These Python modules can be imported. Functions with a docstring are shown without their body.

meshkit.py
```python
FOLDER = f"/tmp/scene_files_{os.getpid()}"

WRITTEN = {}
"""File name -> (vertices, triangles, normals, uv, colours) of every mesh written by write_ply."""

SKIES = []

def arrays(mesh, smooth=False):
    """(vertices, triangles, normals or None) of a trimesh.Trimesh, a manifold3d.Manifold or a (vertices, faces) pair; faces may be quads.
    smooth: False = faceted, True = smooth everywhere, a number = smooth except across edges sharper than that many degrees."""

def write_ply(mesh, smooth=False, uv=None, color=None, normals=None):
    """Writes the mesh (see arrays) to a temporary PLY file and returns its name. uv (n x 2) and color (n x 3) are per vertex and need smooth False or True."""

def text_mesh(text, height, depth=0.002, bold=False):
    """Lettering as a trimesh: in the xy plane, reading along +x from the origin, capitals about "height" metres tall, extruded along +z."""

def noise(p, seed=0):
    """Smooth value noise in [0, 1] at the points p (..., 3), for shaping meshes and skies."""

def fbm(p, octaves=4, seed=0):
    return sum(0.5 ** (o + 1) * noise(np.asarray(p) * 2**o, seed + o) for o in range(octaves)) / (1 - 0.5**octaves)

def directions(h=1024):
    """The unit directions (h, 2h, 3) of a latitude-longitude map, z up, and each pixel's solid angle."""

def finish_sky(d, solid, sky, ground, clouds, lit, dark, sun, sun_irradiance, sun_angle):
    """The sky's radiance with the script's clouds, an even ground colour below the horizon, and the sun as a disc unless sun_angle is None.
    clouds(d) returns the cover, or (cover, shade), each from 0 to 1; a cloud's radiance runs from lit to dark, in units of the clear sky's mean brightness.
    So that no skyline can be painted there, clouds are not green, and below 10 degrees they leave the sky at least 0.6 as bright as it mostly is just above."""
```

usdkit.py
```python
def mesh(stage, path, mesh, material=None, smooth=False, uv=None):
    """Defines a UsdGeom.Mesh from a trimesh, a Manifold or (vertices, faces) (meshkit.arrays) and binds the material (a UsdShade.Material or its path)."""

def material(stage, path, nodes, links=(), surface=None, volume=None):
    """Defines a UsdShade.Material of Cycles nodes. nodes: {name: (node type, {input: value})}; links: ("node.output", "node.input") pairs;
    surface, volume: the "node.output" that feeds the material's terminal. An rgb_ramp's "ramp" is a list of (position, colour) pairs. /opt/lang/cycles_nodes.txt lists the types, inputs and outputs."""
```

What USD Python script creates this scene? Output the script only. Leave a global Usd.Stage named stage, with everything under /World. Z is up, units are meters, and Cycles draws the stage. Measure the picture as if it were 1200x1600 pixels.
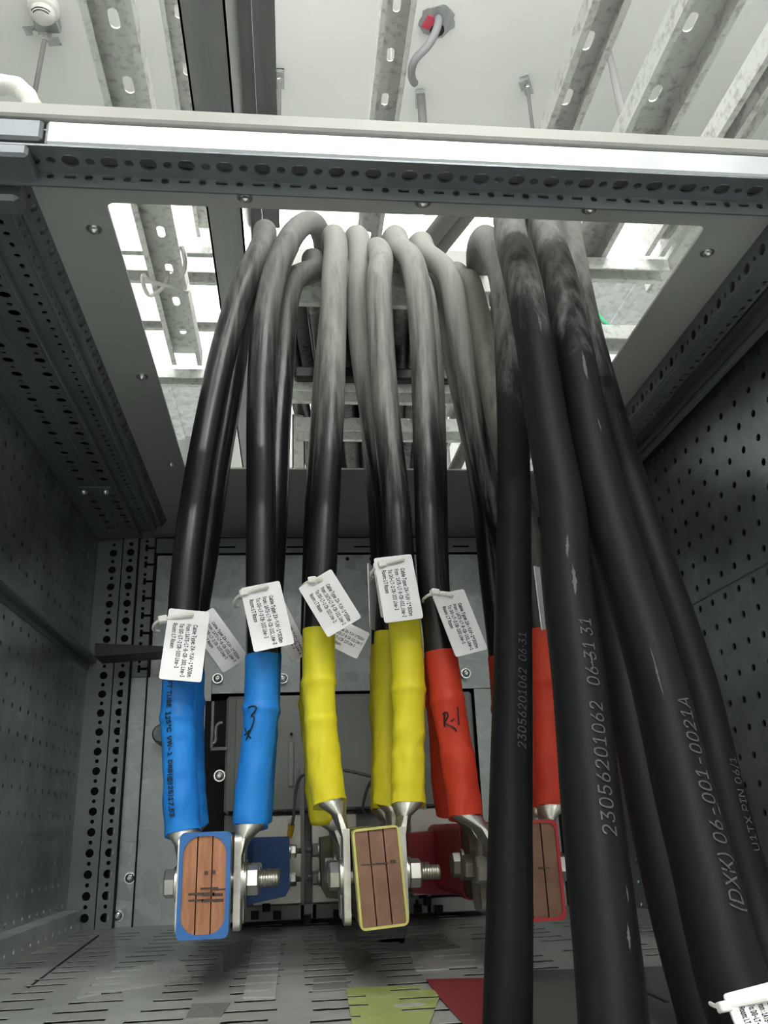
import math, random
import numpy as np, trimesh
from scipy.interpolate import CubicSpline
from shapely.geometry import Polygon, Point, box as sbox
from shapely.ops import unary_union
from shapely import affinity
from pxr import Usd, UsdGeom, UsdShade, Gf, Sdf
import usdkit, meshkit

random.seed(7)
RNG = np.random.default_rng(7)
stage = Usd.Stage.CreateInMemory()
UsdGeom.SetStageUpAxis(stage, UsdGeom.Tokens.z)
UsdGeom.SetStageMetersPerUnit(stage, 1.0)
UsdGeom.Xform.Define(stage, '/World')
UsdGeom.Scope.Define(stage, '/World/Looks')
ZO = 1.5                      # height of the lens above the room floor; all coordinates below are relative to the lens

# ------------------------------------------------------------------ camera, exposure
F = 1321.2558                 # focal length in pixels of a 1200 x 1600 frame
M = np.array([[0.99431613, -0.10021447, -0.03595128],      # right
              [0.00152222, 0.3510188, -0.93636717],        # down
              [0.10645712, 0.93099026, 0.3491762]])        # forward
cam = UsdGeom.Camera.Define(stage, '/World/Camera')
cam.CreateHorizontalApertureAttr(24.0)
cam.CreateVerticalApertureAttr(32.0)
cam.CreateFocalLengthAttr(24.0 * F / 1200.0)
cam.CreateClippingRangeAttr(Gf.Vec2f(0.01, 100))
cam.CreateExposureAttr(0.82)
m4 = Gf.Matrix4d(*[float(x) for x in (*M[0], 0, *(-M[1]), 0, *(-M[2]), 0, 0, 0, ZO, 1)])
cam.AddTransformOp().Set(m4)

AMBIENT = 0.05
dome = UsdGeom.Scope      # (room is closed: no sky)
LAMP = 42.0               # emission of the lamp tubes


def at(px, py, X=None, Y=None, Z=None):
    """The point seen at a pixel of the photograph at a given depth plane."""
    r = M.T @ np.array([(px - 600) / F, (py - 800) / F, 1.0])
    k = X / r[0] if X is not None else (Y / r[1] if Y is not None else Z / r[2])
    return r * k


# ------------------------------------------------------------------ scene helpers
used = {}


def numbered(parent, name):
    k = (parent, name)
    n = used.get(k, 0)
    used[k] = n + 1
    return name if n == 0 else f'{name}_{n:03d}'


LOC = {}


def tag(prim, label=None, cat=None, group=None, kind=None):
    for k, v in (('label', label), ('category', cat), ('group', group), ('kind', kind)):
        if v:
            prim.SetCustomDataByKey(k, v)
    return prim


def thing(name, label, cat, loc=(0, 0, 0), group=None):
    path = '/World/' + numbered('/World', name)
    x = UsdGeom.Xform.Define(stage, path)
    x.AddTranslateOp().Set(Gf.Vec3d(float(loc[0]), float(loc[1]), float(loc[2]) + ZO))
    LOC[path] = np.array(loc, float)
    return tag(x.GetPrim(), label, cat, group)


def obj(name, mesh, m, parent=None, label=None, smooth=False, kind=None):
    """One Mesh prim; vertices are given in lens coordinates."""
    v, f = (np.array(mesh.vertices), np.array(mesh.faces)) if hasattr(mesh, 'vertices') else mesh
    if parent is None:
        path = '/World/' + numbered('/World', name)
        v = v + [0, 0, ZO]
    else:
        pp = str(parent.GetPath())
        path = pp + '/' + numbered(pp, name)
        top = '/'.join(pp.split('/')[:3])
        v = v - LOC[top]
    g = usdkit.mesh(stage, path, (v, f), m, smooth=smooth)
    return tag(g.GetPrim(), label, kind=kind)


def cat_(*ms):
    return trimesh.util.concatenate([m for m in ms])


def box(x0, x1, y0, y1, z0, z1):
    b = trimesh.creation.box(extents=(abs(x1 - x0), abs(y1 - y0), abs(z1 - z0)))
    b.apply_translation(((x0 + x1) / 2, (y0 + y1) / 2, (z0 + z1) / 2))
    return b


def bbox(x0, x1, y0, y1, z0, z1, c=0.002):
    """Box with chamfered edges (hull of three shrunken boxes)."""
    p = []
    for (a, b_, d) in ((0, c, c), (c, 0, c), (c, c, 0)):
        for x in (x0 + a, x1 - a):
            for y in (y0 + b_, y1 - b_):
                for z in (z0 + d, z1 - d):
                    p.append((x, y, z))
    return trimesh.convex.convex_hull(np.array(p))


def extr(poly, t):
    ps = getattr(poly, 'geoms', [poly])
    return cat_(*[trimesh.creation.extrude_polygon(p, t, engine='earcut') for p in ps if p.area > 1e-9])


def place(mesh, o, u, v, w):
    """Local x,y,z onto the world vectors u,v,w at o."""
    m = mesh.copy()
    T = np.eye(4)
    T[:3, 0], T[:3, 1], T[:3, 2], T[:3, 3] = u, v, w, o
    m.apply_transform(T)
    if np.linalg.det(T[:3, :3]) < 0:
        m.invert()
    return m


def circ(x, y, r, n=12):
    a = np.arange(n) / n * 2 * math.pi
    return Polygon(np.c_[x + r * np.cos(a), y + r * np.sin(a)])


def slot(x, y, L, W, n=6):
    """Rounded slot along y."""
    a = np.linspace(0, math.pi, n)
    up = np.c_[x + W / 2 * np.cos(a), y + (L - W) / 2 + W / 2 * np.sin(a)]
    dn = np.c_[x - W / 2 * np.cos(a), y - (L - W) / 2 - W / 2 * np.sin(a)]
    return Polygon(np.vstack([up, dn]))


def holed(outer, holes):
    return Polygon(outer.exterior.coords, [list(h.exterior.coords) for h in holes])


def strip(p0, p1, y0, y1, holes=(), t=0.0015, flip=False):
    """Sheet running along Y whose section goes from p0 to p1 in the xz plane; holes in (u,y)."""
    p0, p1 = np.array(p0, float), np.array(p1, float)
    L = np.linalg.norm(p1 - p0)
    u = (p1 - p0) / L
    n = np.array([-u[1], u[0]]) * (-1 if flip else 1)
    m = extr(holed(sbox(0, y0, L, y1), holes), t)
    return place(m, (p0[0], 0, p0[1]), (u[0], 0, u[1]), (0, 1, 0), (n[0], 0, n[1]))


def resample(P, step=0.006):
    P = np.array(P, float)
    d = np.r_[0, np.cumsum(np.linalg.norm(np.diff(P, axis=0), axis=1) ** 0.75)]
    cs = CubicSpline(d, P)
    q = cs(np.linspace(0, d[-1], 1200))
    s = np.r_[0, np.cumsum(np.linalg.norm(np.diff(q, axis=0), axis=1))]
    n = max(4, int(s[-1] / step))
    si = np.linspace(0, s[-1], n)
    return np.stack([np.interp(si, s, q[:, k]) for k in range(3)], 1), si


def frames(Q):
    T = np.gradient(Q, axis=0)
    T /= np.linalg.norm(T, axis=1, keepdims=True)
    ref = np.array([0, -1.0, 0])                       # first side looks to the front
    N = np.zeros_like(Q)
    n = ref - T[0] * np.dot(ref, T[0])
    if np.linalg.norm(n) < 0.2:
        n = np.array([1.0, 0, 0]) - T[0] * T[0][0]
    N[0] = n / np.linalg.norm(n)
    for i in range(1, len(Q)):
        n = N[i - 1] - T[i] * np.dot(N[i - 1], T[i])
        N[i] = n / np.linalg.norm(n)
    return T, N, np.cross(T, N)


def tube(Q, r, sides=20, cap=True, slant=None):
    """Tube along Q with radius r (number or per-point array)."""
    T, N, B = frames(Q)
    r = np.broadcast_to(np.asarray(r, float), (len(Q),)) if np.ndim(r) < 2 else r
    a = np.arange(sides) / sides * 2 * math.pi
    ca, sa = np.cos(a), np.sin(a)
    if np.ndim(r) == 2:
        V = Q[:, None] + r[:, :, None] * (ca[None, :, None] * N[:, None] + sa[None, :, None] * B[:, None])
    else:
        V = Q[:, None] + r[:, None, None] * (ca[None, :, None] * N[:, None] + sa[None, :, None] * B[:, None])
    if slant is not None:
        V[0] += T[0] * (slant * ca)[:, None]
    n = len(Q)
    V = V.reshape(-1, 3)
    i = np.arange(n - 1)[:, None] * sides
    j = np.arange(sides)[None, :]
    k = (j + 1) % sides
    f = np.concatenate([np.stack([i + j, i + k, i + sides + k], -1).reshape(-1, 3), np.stack([i + j, i + sides + k, i + sides + j], -1).reshape(-1, 3)])
    if cap:
        V = np.vstack([V, Q[0], Q[-1]])
        j = np.arange(sides)
        k = (j + 1) % sides
        f = np.vstack([f, np.stack([np.full(sides, n * sides), k, j], 1), np.stack([np.full(sides, n * sides + 1), (n - 1) * sides + j, (n - 1) * sides + k], 1)])
    return trimesh.Trimesh(V, f, process=False)


def cyl(p, q, r, n=20):
    return trimesh.creation.cylinder(radius=r, segment=[p, q], sections=n)


def hexa(c, axis, af, h):
    """Hexagonal prism across-flats af starting at c along axis, edges chamfered."""
    axis = np.array(axis, float)
    up = np.array([0, 0, 1.0]) if abs(axis[2]) < 0.9 else np.array([1.0, 0, 0])
    u = np.cross(up, axis)
    u /= np.linalg.norm(u)
    v = np.cross(axis, u)
    R = af / math.sqrt(3)
    pts = []
    for (rr, hh) in ((R * .9, 0), (R, h * .12), (R, h * .86), (R * .88, h)):
        for k in range(6):
            a = k * math.pi / 3 + .3
            pts.append(np.array(c) + axis * hh + u * rr * math.cos(a) + v * rr * math.sin(a))
    return trimesh.convex.convex_hull(np.array(pts))


def thread(c, axis, r, L, pitch=0.0018):
    n = int(L / pitch) * 2
    c = np.array(c, float)
    axis = np.array(axis, float)
    Q = np.array([c + axis * L * k / n for k in range(n + 1)])
    rr = np.array([r if k % 2 else r * .86 for k in range(n + 1)])
    return tube(Q, rr, 16)


def rounded(w, h, r, n=5):
    return sbox(r, r, w - r, h - r).buffer(r, quad_segs=n)


def wrap_text(text, height, Q, r, s0, ang, down=True, bold=False, squash=1.0, rs=None):
    """Lettering bent onto a tube: reads along the tube from arc length s0, centred at angle ang."""
    tm = meshkit.text_mesh(text, height, 0.00025, bold)
    T, N, B = frames(Q)
    s = np.r_[0, np.cumsum(np.linalg.norm(np.diff(Q, axis=0), axis=1))]
    v = np.array(tm.vertices)
    along = s0 + (-v[:, 0] if down else v[:, 0]) * squash
    th = ang + (v[:, 1] - height / 2) / r * (1 if down else -1)
    rad = (r if rs is None else np.interp(along, s, rs)) + v[:, 2] + 0.0001
    c = [np.stack([np.interp(along, s, A[:, k]) for k in range(3)], 1) for A in (Q, N, B)]
    tm.vertices = c[0] + rad[:, None] * (np.cos(th)[:, None] * c[1] + np.sin(th)[:, None] * c[2])
    return tm


# ------------------------------------------------------------------ materials
def mat(name, nodes, links=(), surface='p.BSDF'):
    return usdkit.material(stage, '/World/Looks/' + name, nodes, links, surface=surface)


def plain(name, c, rough=.5, metal=0., **k):
    return mat(name, {'p': ('principled_bsdf', dict(base_color=c, roughness=rough, metallic=metal, **k))})


def mottled(name, c0, c1, scale, rough=(.4, .6), metal=0., stretch=(1, 1, 1), detail=4., bump=0., ramp=(.35, .65), **k):
    nodes = {'g': ('geometry', {}), 'm': ('mapping', {'scale': stretch}), 'n': ('noise_texture', {'scale': scale, 'detail': detail, 'roughness': .6}),
             'r': ('rgb_ramp', {'ramp': [(ramp[0], c0), (ramp[1], c1)]}), 'q': ('map_range', {'from_min': .3, 'from_max': .7, 'to_min': rough[0], 'to_max': rough[1], 'clamp': True}),
             'p': ('principled_bsdf', dict(metallic=metal, **k))}
    links = [('g.position', 'm.vector'), ('m.vector', 'n.vector'), ('n.fac', 'r.fac'), ('r.color', 'p.base_color'), ('n.fac', 'q.value'), ('q.result', 'p.roughness')]
    if bump:
        nodes['b'] = ('bump', {'strength': bump, 'distance': .001})
        links += [('n.fac', 'b.height'), ('b.normal', 'p.normal')]
    return mat(name, nodes, links)


def galvanised(name, c0, c1, scale=70., rough=(.35, .55), metal=.7):
    nodes = {'g': ('geometry', {}), 'v': ('voronoi_texture', {'scale': scale}), 'n': ('noise_texture', {'scale': 14., 'detail': 5.}),
             'sep': ('separate_color', {}), 'mx': ('math', {'math_type': 'multiply_add', 'value2': .45}), 'nn': ('math', {'math_type': 'multiply', 'value2': .55}),
             'r': ('rgb_ramp', {'ramp': [(.2, c0), (.8, c1)]}), 'q': ('map_range', {'from_min': .2, 'from_max': .8, 'to_min': rough[0], 'to_max': rough[1], 'clamp': True}),
             'p': ('principled_bsdf', {'metallic': metal})}
    links = [('g.position', 'v.vector'), ('g.position', 'n.vector'), ('v.color', 'sep.color'), ('n.fac', 'nn.value1'), ('sep.r', 'mx.value1'), ('nn.value', 'mx.value3'),
             ('mx.value', 'r.fac'), ('r.color', 'p.base_color'), ('mx.value', 'q.value'), ('q.result', 'p.roughness')]
    return mat(name, nodes, links)


M_zinc = galvanised('zinc_sheet', (.30, .325, .33), (.46, .49, .50), 60., (.32, .5), .75)
M_zincdark = mottled('painted_steel_rail', (.18, .197, .22), (.22, .24, .262), 9., (.36, .5), .55)
M_roof = mottled('roof_sheet', (.44, .465, .44), (.48, .505, .48), 5., (.5, .6), .15)
M_railface = mottled('front_rail_steel', (.58, .61, .64), (.64, .67, .70), 10., (.3, .4), .35)
M_lid = plain('cream_coated_steel', (.46, .455, .44), .5)
M_panel = mottled('perforated_steel', (.44, .475, .485), (.52, .555, .565), 7., (.24, .32), .95, detail=4.)
M_strut = mottled('strut_zinc', (.44, .455, .44), (.78, .80, .77), 95., (.4, .6), .15, detail=6., ramp=(.3, .5))
M_tray = mottled('tray_steel', (.30, .31, .31), (.36, .37, .37), 6., (.4, .5), .6, stretch=(12, 1, 12))
M_duct = galvanised('duct_zinc', (.62, .66, .68), (.92, .95, .97), 55., (.3, .5), .35)
def jacket(name, zlo, zhi, dust_lit, amount, rough=.34, spec=.45, base=.009):
    """Black PVC, glossy where clean, with chalky streaks above; lit tops and shaded tray runs painted in."""
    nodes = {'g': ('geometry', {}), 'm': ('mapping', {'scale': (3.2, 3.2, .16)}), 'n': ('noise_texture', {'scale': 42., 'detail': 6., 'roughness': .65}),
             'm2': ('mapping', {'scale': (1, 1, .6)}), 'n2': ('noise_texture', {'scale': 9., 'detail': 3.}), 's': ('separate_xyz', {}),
             'h': ('map_range', {'from_min': zlo + ZO, 'from_max': zhi + ZO, 'to_min': -.55, 'to_max': .55}),  # colour pales with height, painting in the light on the upper bends
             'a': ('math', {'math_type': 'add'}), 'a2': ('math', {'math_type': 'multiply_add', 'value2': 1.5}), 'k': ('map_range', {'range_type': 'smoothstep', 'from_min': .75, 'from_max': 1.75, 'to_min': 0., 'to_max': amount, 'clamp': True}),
             'hy': ('map_range', {'from_min': .84, 'from_max': 1.0, 'to_min': 0., 'to_max': 1.1, 'clamp': True}), 'sub': ('math', {'math_type': 'subtract'}), 'fine': ('map_range', {'from_min': .6, 'from_max': .85, 'to_min': 0., 'to_max': .14 if base > .007 else .05, 'clamp': True}), 'mx': ('math', {'math_type': 'maximum'}),  # pale colour fades towards the back, painting in the unlit tray lengths
             'c': ('mix_color', {'a': (base, base * 1.03, base * 1.2), 'b': dust_lit}), 'q': ('map_range', {'from_min': 0., 'from_max': 1., 'to_min': rough, 'to_max': .75}),
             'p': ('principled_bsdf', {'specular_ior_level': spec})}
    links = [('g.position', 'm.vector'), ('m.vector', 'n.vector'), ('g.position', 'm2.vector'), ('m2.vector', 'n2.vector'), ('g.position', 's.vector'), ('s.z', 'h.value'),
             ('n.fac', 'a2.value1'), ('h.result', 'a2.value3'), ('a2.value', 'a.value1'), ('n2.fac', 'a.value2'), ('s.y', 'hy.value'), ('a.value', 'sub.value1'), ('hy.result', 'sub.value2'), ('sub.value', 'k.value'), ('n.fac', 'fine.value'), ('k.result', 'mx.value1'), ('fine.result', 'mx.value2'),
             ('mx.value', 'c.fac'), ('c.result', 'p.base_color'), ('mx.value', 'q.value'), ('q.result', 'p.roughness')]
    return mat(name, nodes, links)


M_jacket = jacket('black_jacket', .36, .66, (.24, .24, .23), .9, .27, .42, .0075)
M_jacketdustlit = jacket('dusty_lit_jacket', .27, .58, (.30, .30, .28), .95, .3, .42, .0075)
M_jacketolive = jacket('olive_dust_lit_jacket', .10, .62, (.15, .15, .125), .95)
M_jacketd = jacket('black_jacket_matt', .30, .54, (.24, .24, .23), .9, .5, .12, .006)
M_print = plain('jacket_print', (.045, .047, .05), .6)
M_blue = mottled('blue_sleeve', (.016, .19, .62), (.02, .24, .70), 30., (.38, .52), specular_ior_level=.3)
M_yellow = mottled('yellow_sleeve', (.70, .62, .025), (.77, .69, .035), 30., (.38, .52), specular_ior_level=.3)
M_red = mottled('red_sleeve', (.52, .040, .020), (.60, .052, .026), 30., (.4, .54), specular_ior_level=.3)
M_bluefilm = plain('blue_film', (.02, .12, .36), .4)
M_yellowfilm = plain('yellow_film', (.50, .47, .14), .45)
M_redfilm = plain('red_film', (.42, .02, .03), .4)
M_redblock = plain('crimson_cover', (.33, .012, .03), .4)
M_blueblock = plain('navy_cover', (.012, .07, .26), .4)
M_olive = plain('olive_cover', (.15, .15, .10), .5)
M_copper = mottled('copper', (.30, .135, .075), (.46, .22, .13), 45., (.42, .6), .7, stretch=(6, 6, .8), detail=6.)
M_copperdull = mottled('brown_copper', (.19, .105, .07), (.27, .15, .105), 60., (.45, .6), .6, detail=6.)
M_tin = mottled('tinned_lug', (.55, .54, .50), (.72, .71, .67), 30., (.25, .42), .9)
M_bolt = plain('bolt_steel', (.60, .59, .56), .28, .95)
M_screw = plain('screw_steel', (.75, .76, .76), .25, .95)
M_black = plain('black_plastic', (.012, .012, .013), .45)
M_void = plain('cavity_shade', (.01, .01, .011), .8)  # near-black stands in for the shade inside holes and gaps
M_ink = plain('ink', (.008, .008, .01), .5)
M_inkbrown = plain('marker_ink', (.05, .025, .02), .5)
M_card = plain('white_card', (.80, .79, .82), .42)
M_tie = plain('nylon_tie', (.82, .82, .78), .4, transmission_weight=.1)
M_breaker = mottled('breaker_plastic', (.26, .275, .265), (.29, .305, .295), 12., (.45, .55))
M_breaker2 = plain('breaker_plastic_light', (.30, .31, .30), .5)
M_terminal = mottled('terminal_plate', (.62, .60, .54), (.74, .72, .66), 20., (.35, .5), .5)
M_white = plain('white_plastic', (.58, .575, .555), .4)
M_greyconduit = plain('grey_conduit', (.22, .225, .235), .55)
M_pinkred = plain('red_fire_seal', (.5, .05, .09), .6)
M_wall = mottled('white_wall_paint', (.70, .72, .69), (.74, .76, .73), 2.5, (.7, .8))
M_ceil = mottled('ceiling_paint', (.64, .655, .635), (.69, .705, .685), 1.6, (.7, .8))
M_floor = mottled('grey_epoxy_floor', (.42, .43, .43), (.47, .48, .48), 3., (.3, .5))
M_green = plain('green_wire', (.01, .35, .16), .4)
M_ferrule = plain('yellow_ferrule', (.65, .38, .02), .4)
M_wire = plain('grey_wire', (.17, .17, .17), .5)
M_foam = mottled('white_pipe_wrap', (.66, .67, .63), (.78, .79, .76), 40., (.5, .6), bump=.6)
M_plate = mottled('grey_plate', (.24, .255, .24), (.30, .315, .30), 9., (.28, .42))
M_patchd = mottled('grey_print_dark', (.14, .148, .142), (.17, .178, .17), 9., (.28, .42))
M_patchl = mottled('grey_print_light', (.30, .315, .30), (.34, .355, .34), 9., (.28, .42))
M_greensheet = mottled('olive_green_print', (.26, .31, .10), (.30, .35, .13), 10., (.3, .45))
M_maroon = plain('maroon_sheet', (.17, .016, .022), .45)
M_darkcover = plain('dark_cover', (.06, .065, .062), .5)
M_lamp2 = mat('lamp_tube_dim', {'e': ('emission', {'color': (1.0, .99, .95), 'strength': LAMP * .35})}, surface='e.emission')
M_lamp = mat('lamp_tube', {'e': ('emission', {'color': (1.0, .99, .95), 'strength': LAMP})}, surface='e.emission')

# ------------------------------------------------------------------ the room
RX0, RX1, RY0, RY1, RZ0, RZ1 = -2.6, 3.2, -4.2, 3.3, -ZO, 2.6


def struct(name, mesh, m):
    return obj(name, mesh, m, kind='structure')


struct('floor', box(RX0, RX1, RY0, RY1, RZ0 - .1, RZ0), M_floor)
struct('ceiling', box(RX0, RX1, RY0, RY1, RZ1, RZ1 + .1), M_ceil)
struct('wall_left', box(RX0 - .1, RX0, RY0, RY1, RZ0 - .1, RZ1 + .1), M_wall)
struct('wall_right', box(RX1, RX1 + .1, RY0, RY1, RZ0 - .1, RZ1 + .1), M_wall)
struct('wall_back', box(RX0 - .1, RX1 + .1, RY1, RY1 + .1, RZ0 - .1, RZ1 + .1), M_wall)
struct('wall_front', box(RX0 - .1, RX1 + .1, RY0 - .1, RY0, RZ0 - .1, RZ1 + .1), M_wall)
struct('trim_1', bbox(.4, RX1, RY1 - .06, RY1, 2.02, 2.12, .004), M_tray)
struct('trim_2', bbox(at(304, 640, Y=RY1)[0], at(304, 640, Y=RY1)[0] + .5, RY1 - .05, RY1, RZ0, RZ1, .004), M_wall)


def batten(name, label, p, q, w=.06, drop=None, m=None, wire=.004):
    """Batten: steel spine with end caps and a bare glowing tube under it."""
    p, q = np.array(p, float), np.array(q, float)
    t = thing(name, label, 'lamp', (p + q) / 2)
    d = (q - p) / np.linalg.norm(q - p)
    side = np.cross(d, [0, 0, 1.0])
    L = np.linalg.norm(q - p)
    prof = Polygon([(-w * .3, .02), (w * .3, .02), (w * .22, .05), (-w * .22, .05)])
    obj('spine', place(extr(prof, L), p, side, (0, 0, 1), d), M_white, t)
    obj('tube', tube(np.array([p + d * .02 - [0, 0, w * .3], q - d * .02 - [0, 0, w * .3]]), w * .5, 16), m or M_lamp, t, smooth=40)
    for e in (p, q - d * .02):
        obj('end_cap', place(extr(sbox(-w * .3, -w * .8, w * .3, .03), .02), e, side, (0, 0, 1), d), M_white, t)
    if drop:
        for e in [p + (q - p) * k for k in (drop if isinstance(drop, tuple) else (.2, .8))]:
            obj('hanging_rod', cyl(e + [0, 0, .045], [e[0], e[1], RZ1], wire, 8), M_white if wire > .002 else M_wire, t)
    return t


batten('batten_lamp', 'nearest suspended batten lamp of the front aisle', (-1.0, -1.0, 2.25), (1.4, -1.0, 2.25), .09, True)
batten('batten_lamp', 'farther suspended batten lamp of the front aisle', (-1.0, -2.4, 2.25), (1.4, -2.4, 2.25), .09, True)
batten('batten_lamp', 'suspended batten lamp above the cabinet', (-1.0, .75, 2.25), (1.4, .75, 2.25), .09, True, M_lamp2)
batten('batten_lamp', 'bright batten lamp glowing behind the tops of the cables', at(405, 350, Y=2.0), at(775, 356, Y=2.0), .09, (.02, .587), M_lamp2, .0025)

# ------------------------------------------------------------------ the cabinet
ROOF = .430
XL, XR = -.280, .430          # side panels
YB = 1.190                    # face of the rear posts
YFR = .444                    # front face of the front rail
cab = thing('switchgear_cabinet', 'open grey steel switchgear cabinet with perforated side panels around the cables', 'cabinet', (.075, .8, -.12))

# roof plate with its rectangular cable opening and screws
op = rounded(.4545, .482, .006)
op = affinity.translate(op, -.1350, .5105)
scr = [at(147, 357, Z=ROOF), at(222, 588, Z=ROOF), at(268, 725, Z=ROOF), at(383, 308, Z=ROOF), at(661, 316, Z=ROOF), at(921, 326, Z=ROOF), at(1105, 394, Z=ROOF)]
outer = sbox(XL - .045, .458, XR + .045, 1.275)
rp = obj('roof_plate', place(extr(holed(outer, [op]), .0022), (0, 0, ROOF), (1, 0, 0), (0, 1, 0), (0, 0, 1)), M_roof, cab)
for p in scr:
    s = cat_(cyl(p - [0, 0, .0008], p + [0, 0, .0005], .0058, 14), trimesh.creation.uv_sphere(radius=.0036, count=[8, 10]).apply_translation(p - [0, 0, .001]))
    obj('screw', s, M_screw, rp, smooth=40)
# edge of the roof lid above the rail
obj('roof_lid_edge', bbox(-.55, .75, .4415, .470, .4392, .4510, .0015), M_lid, cab, label='cream coated edge of the cabinet lid')
# front rail: bright face, perforated underside, punched lip
obj('front_rail', bbox(at(70, 200, Y=YFR)[0], .75, YFR, YFR + .012, .4185, .4392, .0025), M_railface, cab, label='bright front face of the rail')
obj('corner_block', bbox(-.55, at(67, 200, Y=YFR)[0], YFR - .001, YFR + .02, .4215, .4385, .002), M_zincdark, cab)
obj('rail_end', bbox(-.55, at(40, 250, Y=YFR)[0], YFR + .0005, YFR + .03, .4090, .4190, .002), M_zincdark, cab)
hz = .4178
p0 = at(110, 251.5, Z=hz)
hs, ls = [], []
for k in range(-2, 24):
    hs.append(circ(p0[0] + .025 * k, p0[1], .0056, 18))
    hs.append(circ(p0[0] + .025 * (k + .5), p0[1], .0030, 12))
under = holed(sbox(-.33, YFR + .001, .75, .4690), [h for h in hs if h.bounds[0] > -.32])
obj('perforated_rail', place(extr(under, .0016), (0, 0, hz), (1, 0, 0), (0, 1, 0), (0, 0, 1)), M_zincdark, cab)
for k in range(-2, 24):
    x = p0[0] + .025 * k
    ls.append(circ(x + .0095, .4150, .0026, 10))
    ls.append(sbox(x - .0065, .4138, x + .001, .4162))
lip = holed(sbox(-.33, .4070, .75, .4190), [h for h in ls if h.bounds[0] > -.32])
obj('rail_lip', place(extr(lip, .0015), (0, .4690, 0), (1, 0, 0), (0, 0, 1), (0, 1, 0)), M_zincdark, cab)
obj('rail_back', cat_(box(-.33, .75, .4730, .4745, .4125, .4300), box(-.33, .75, .446, .4745, .4315, .4325)), M_zincdark, cab)


def pattern(u, y0, n, big, small, off=0., sq=False):
    h = []
    for k in range(n):
        y = y0 + .025 * k + off
        h.append(slot(u, y, big * 2.4, big * 1.3) if sq else circ(u, y, big, 12))
        h.append(circ(u, y + .0125, small, 8))
    return h


YR0, YR1 = .475, 1.183
# left side rail, from the side panel in to the roof
rows = []
obj('side_rail', strip((-.2690, .4030), (-.2415, .4030), YR0, YR1, pattern(.0150, .49, 27, .0050, .0026), flip=False), M_zincdark, cab)
obj('side_rail', strip((-.2395, .4030), (-.2180, .4030), YR0, YR1, pattern(.0130, .49, 27, .0050, .0026), flip=False), M_zincdark, cab)
obj('side_rail', cat_(strip((-.2180, .4030), (-.2180, .4115), YR0, YR1), strip((-.2180, .4115), (-.1985, .4135), YR0, YR1, pattern(.0110, .49, 27, .0026, .0026, sq=True))), M_zincdark, cab)
obj('side_rail', cat_(strip((-.1985, .4135), (-.1960, .4210), YR0, YR1, pattern(.004, .485, 28, .0016, .0012, sq=True)),
                      cyl((-.1925, YR0, .4240), (-.1925, YR1, .4240), .0042, 14)), M_zincdark, cab)
obj('side_rail', strip((-.1895, .4215), (-.1822, .4312), YR0, YR1, pattern(.0058, .49, 27, .0034, .0018, sq=False)), M_zincdark, cab)
obj('rail_shade_core', box(-.272, -.199, YR0, YR1, .4185, .4200), M_void, cab)  # painted near-black as the shade behind the rail holes
obj('rail_flange', box(-.2795, -.2690, YR0, YR1, .4022, .4280), M_zincdark, cab)
for x_, z_ in ((-.2690, .4030), (-.2415, .4030), (-.2395, .4030), (-.2180, .4030), (-.1985, .4135), (-.1960, .4210)):
    obj('rail_edge', cyl((x_, YR0, z_), (x_, YR1, z_), .0013, 10), M_zincdark, cab, smooth=40)
pj = at(150, 765, Z=.402)
obj('joint_plate', bbox(-.2610, -.2210, pj[1] - .012, pj[1] + .012, .3995, .4028, .001), M_zincdark, cab)
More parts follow.
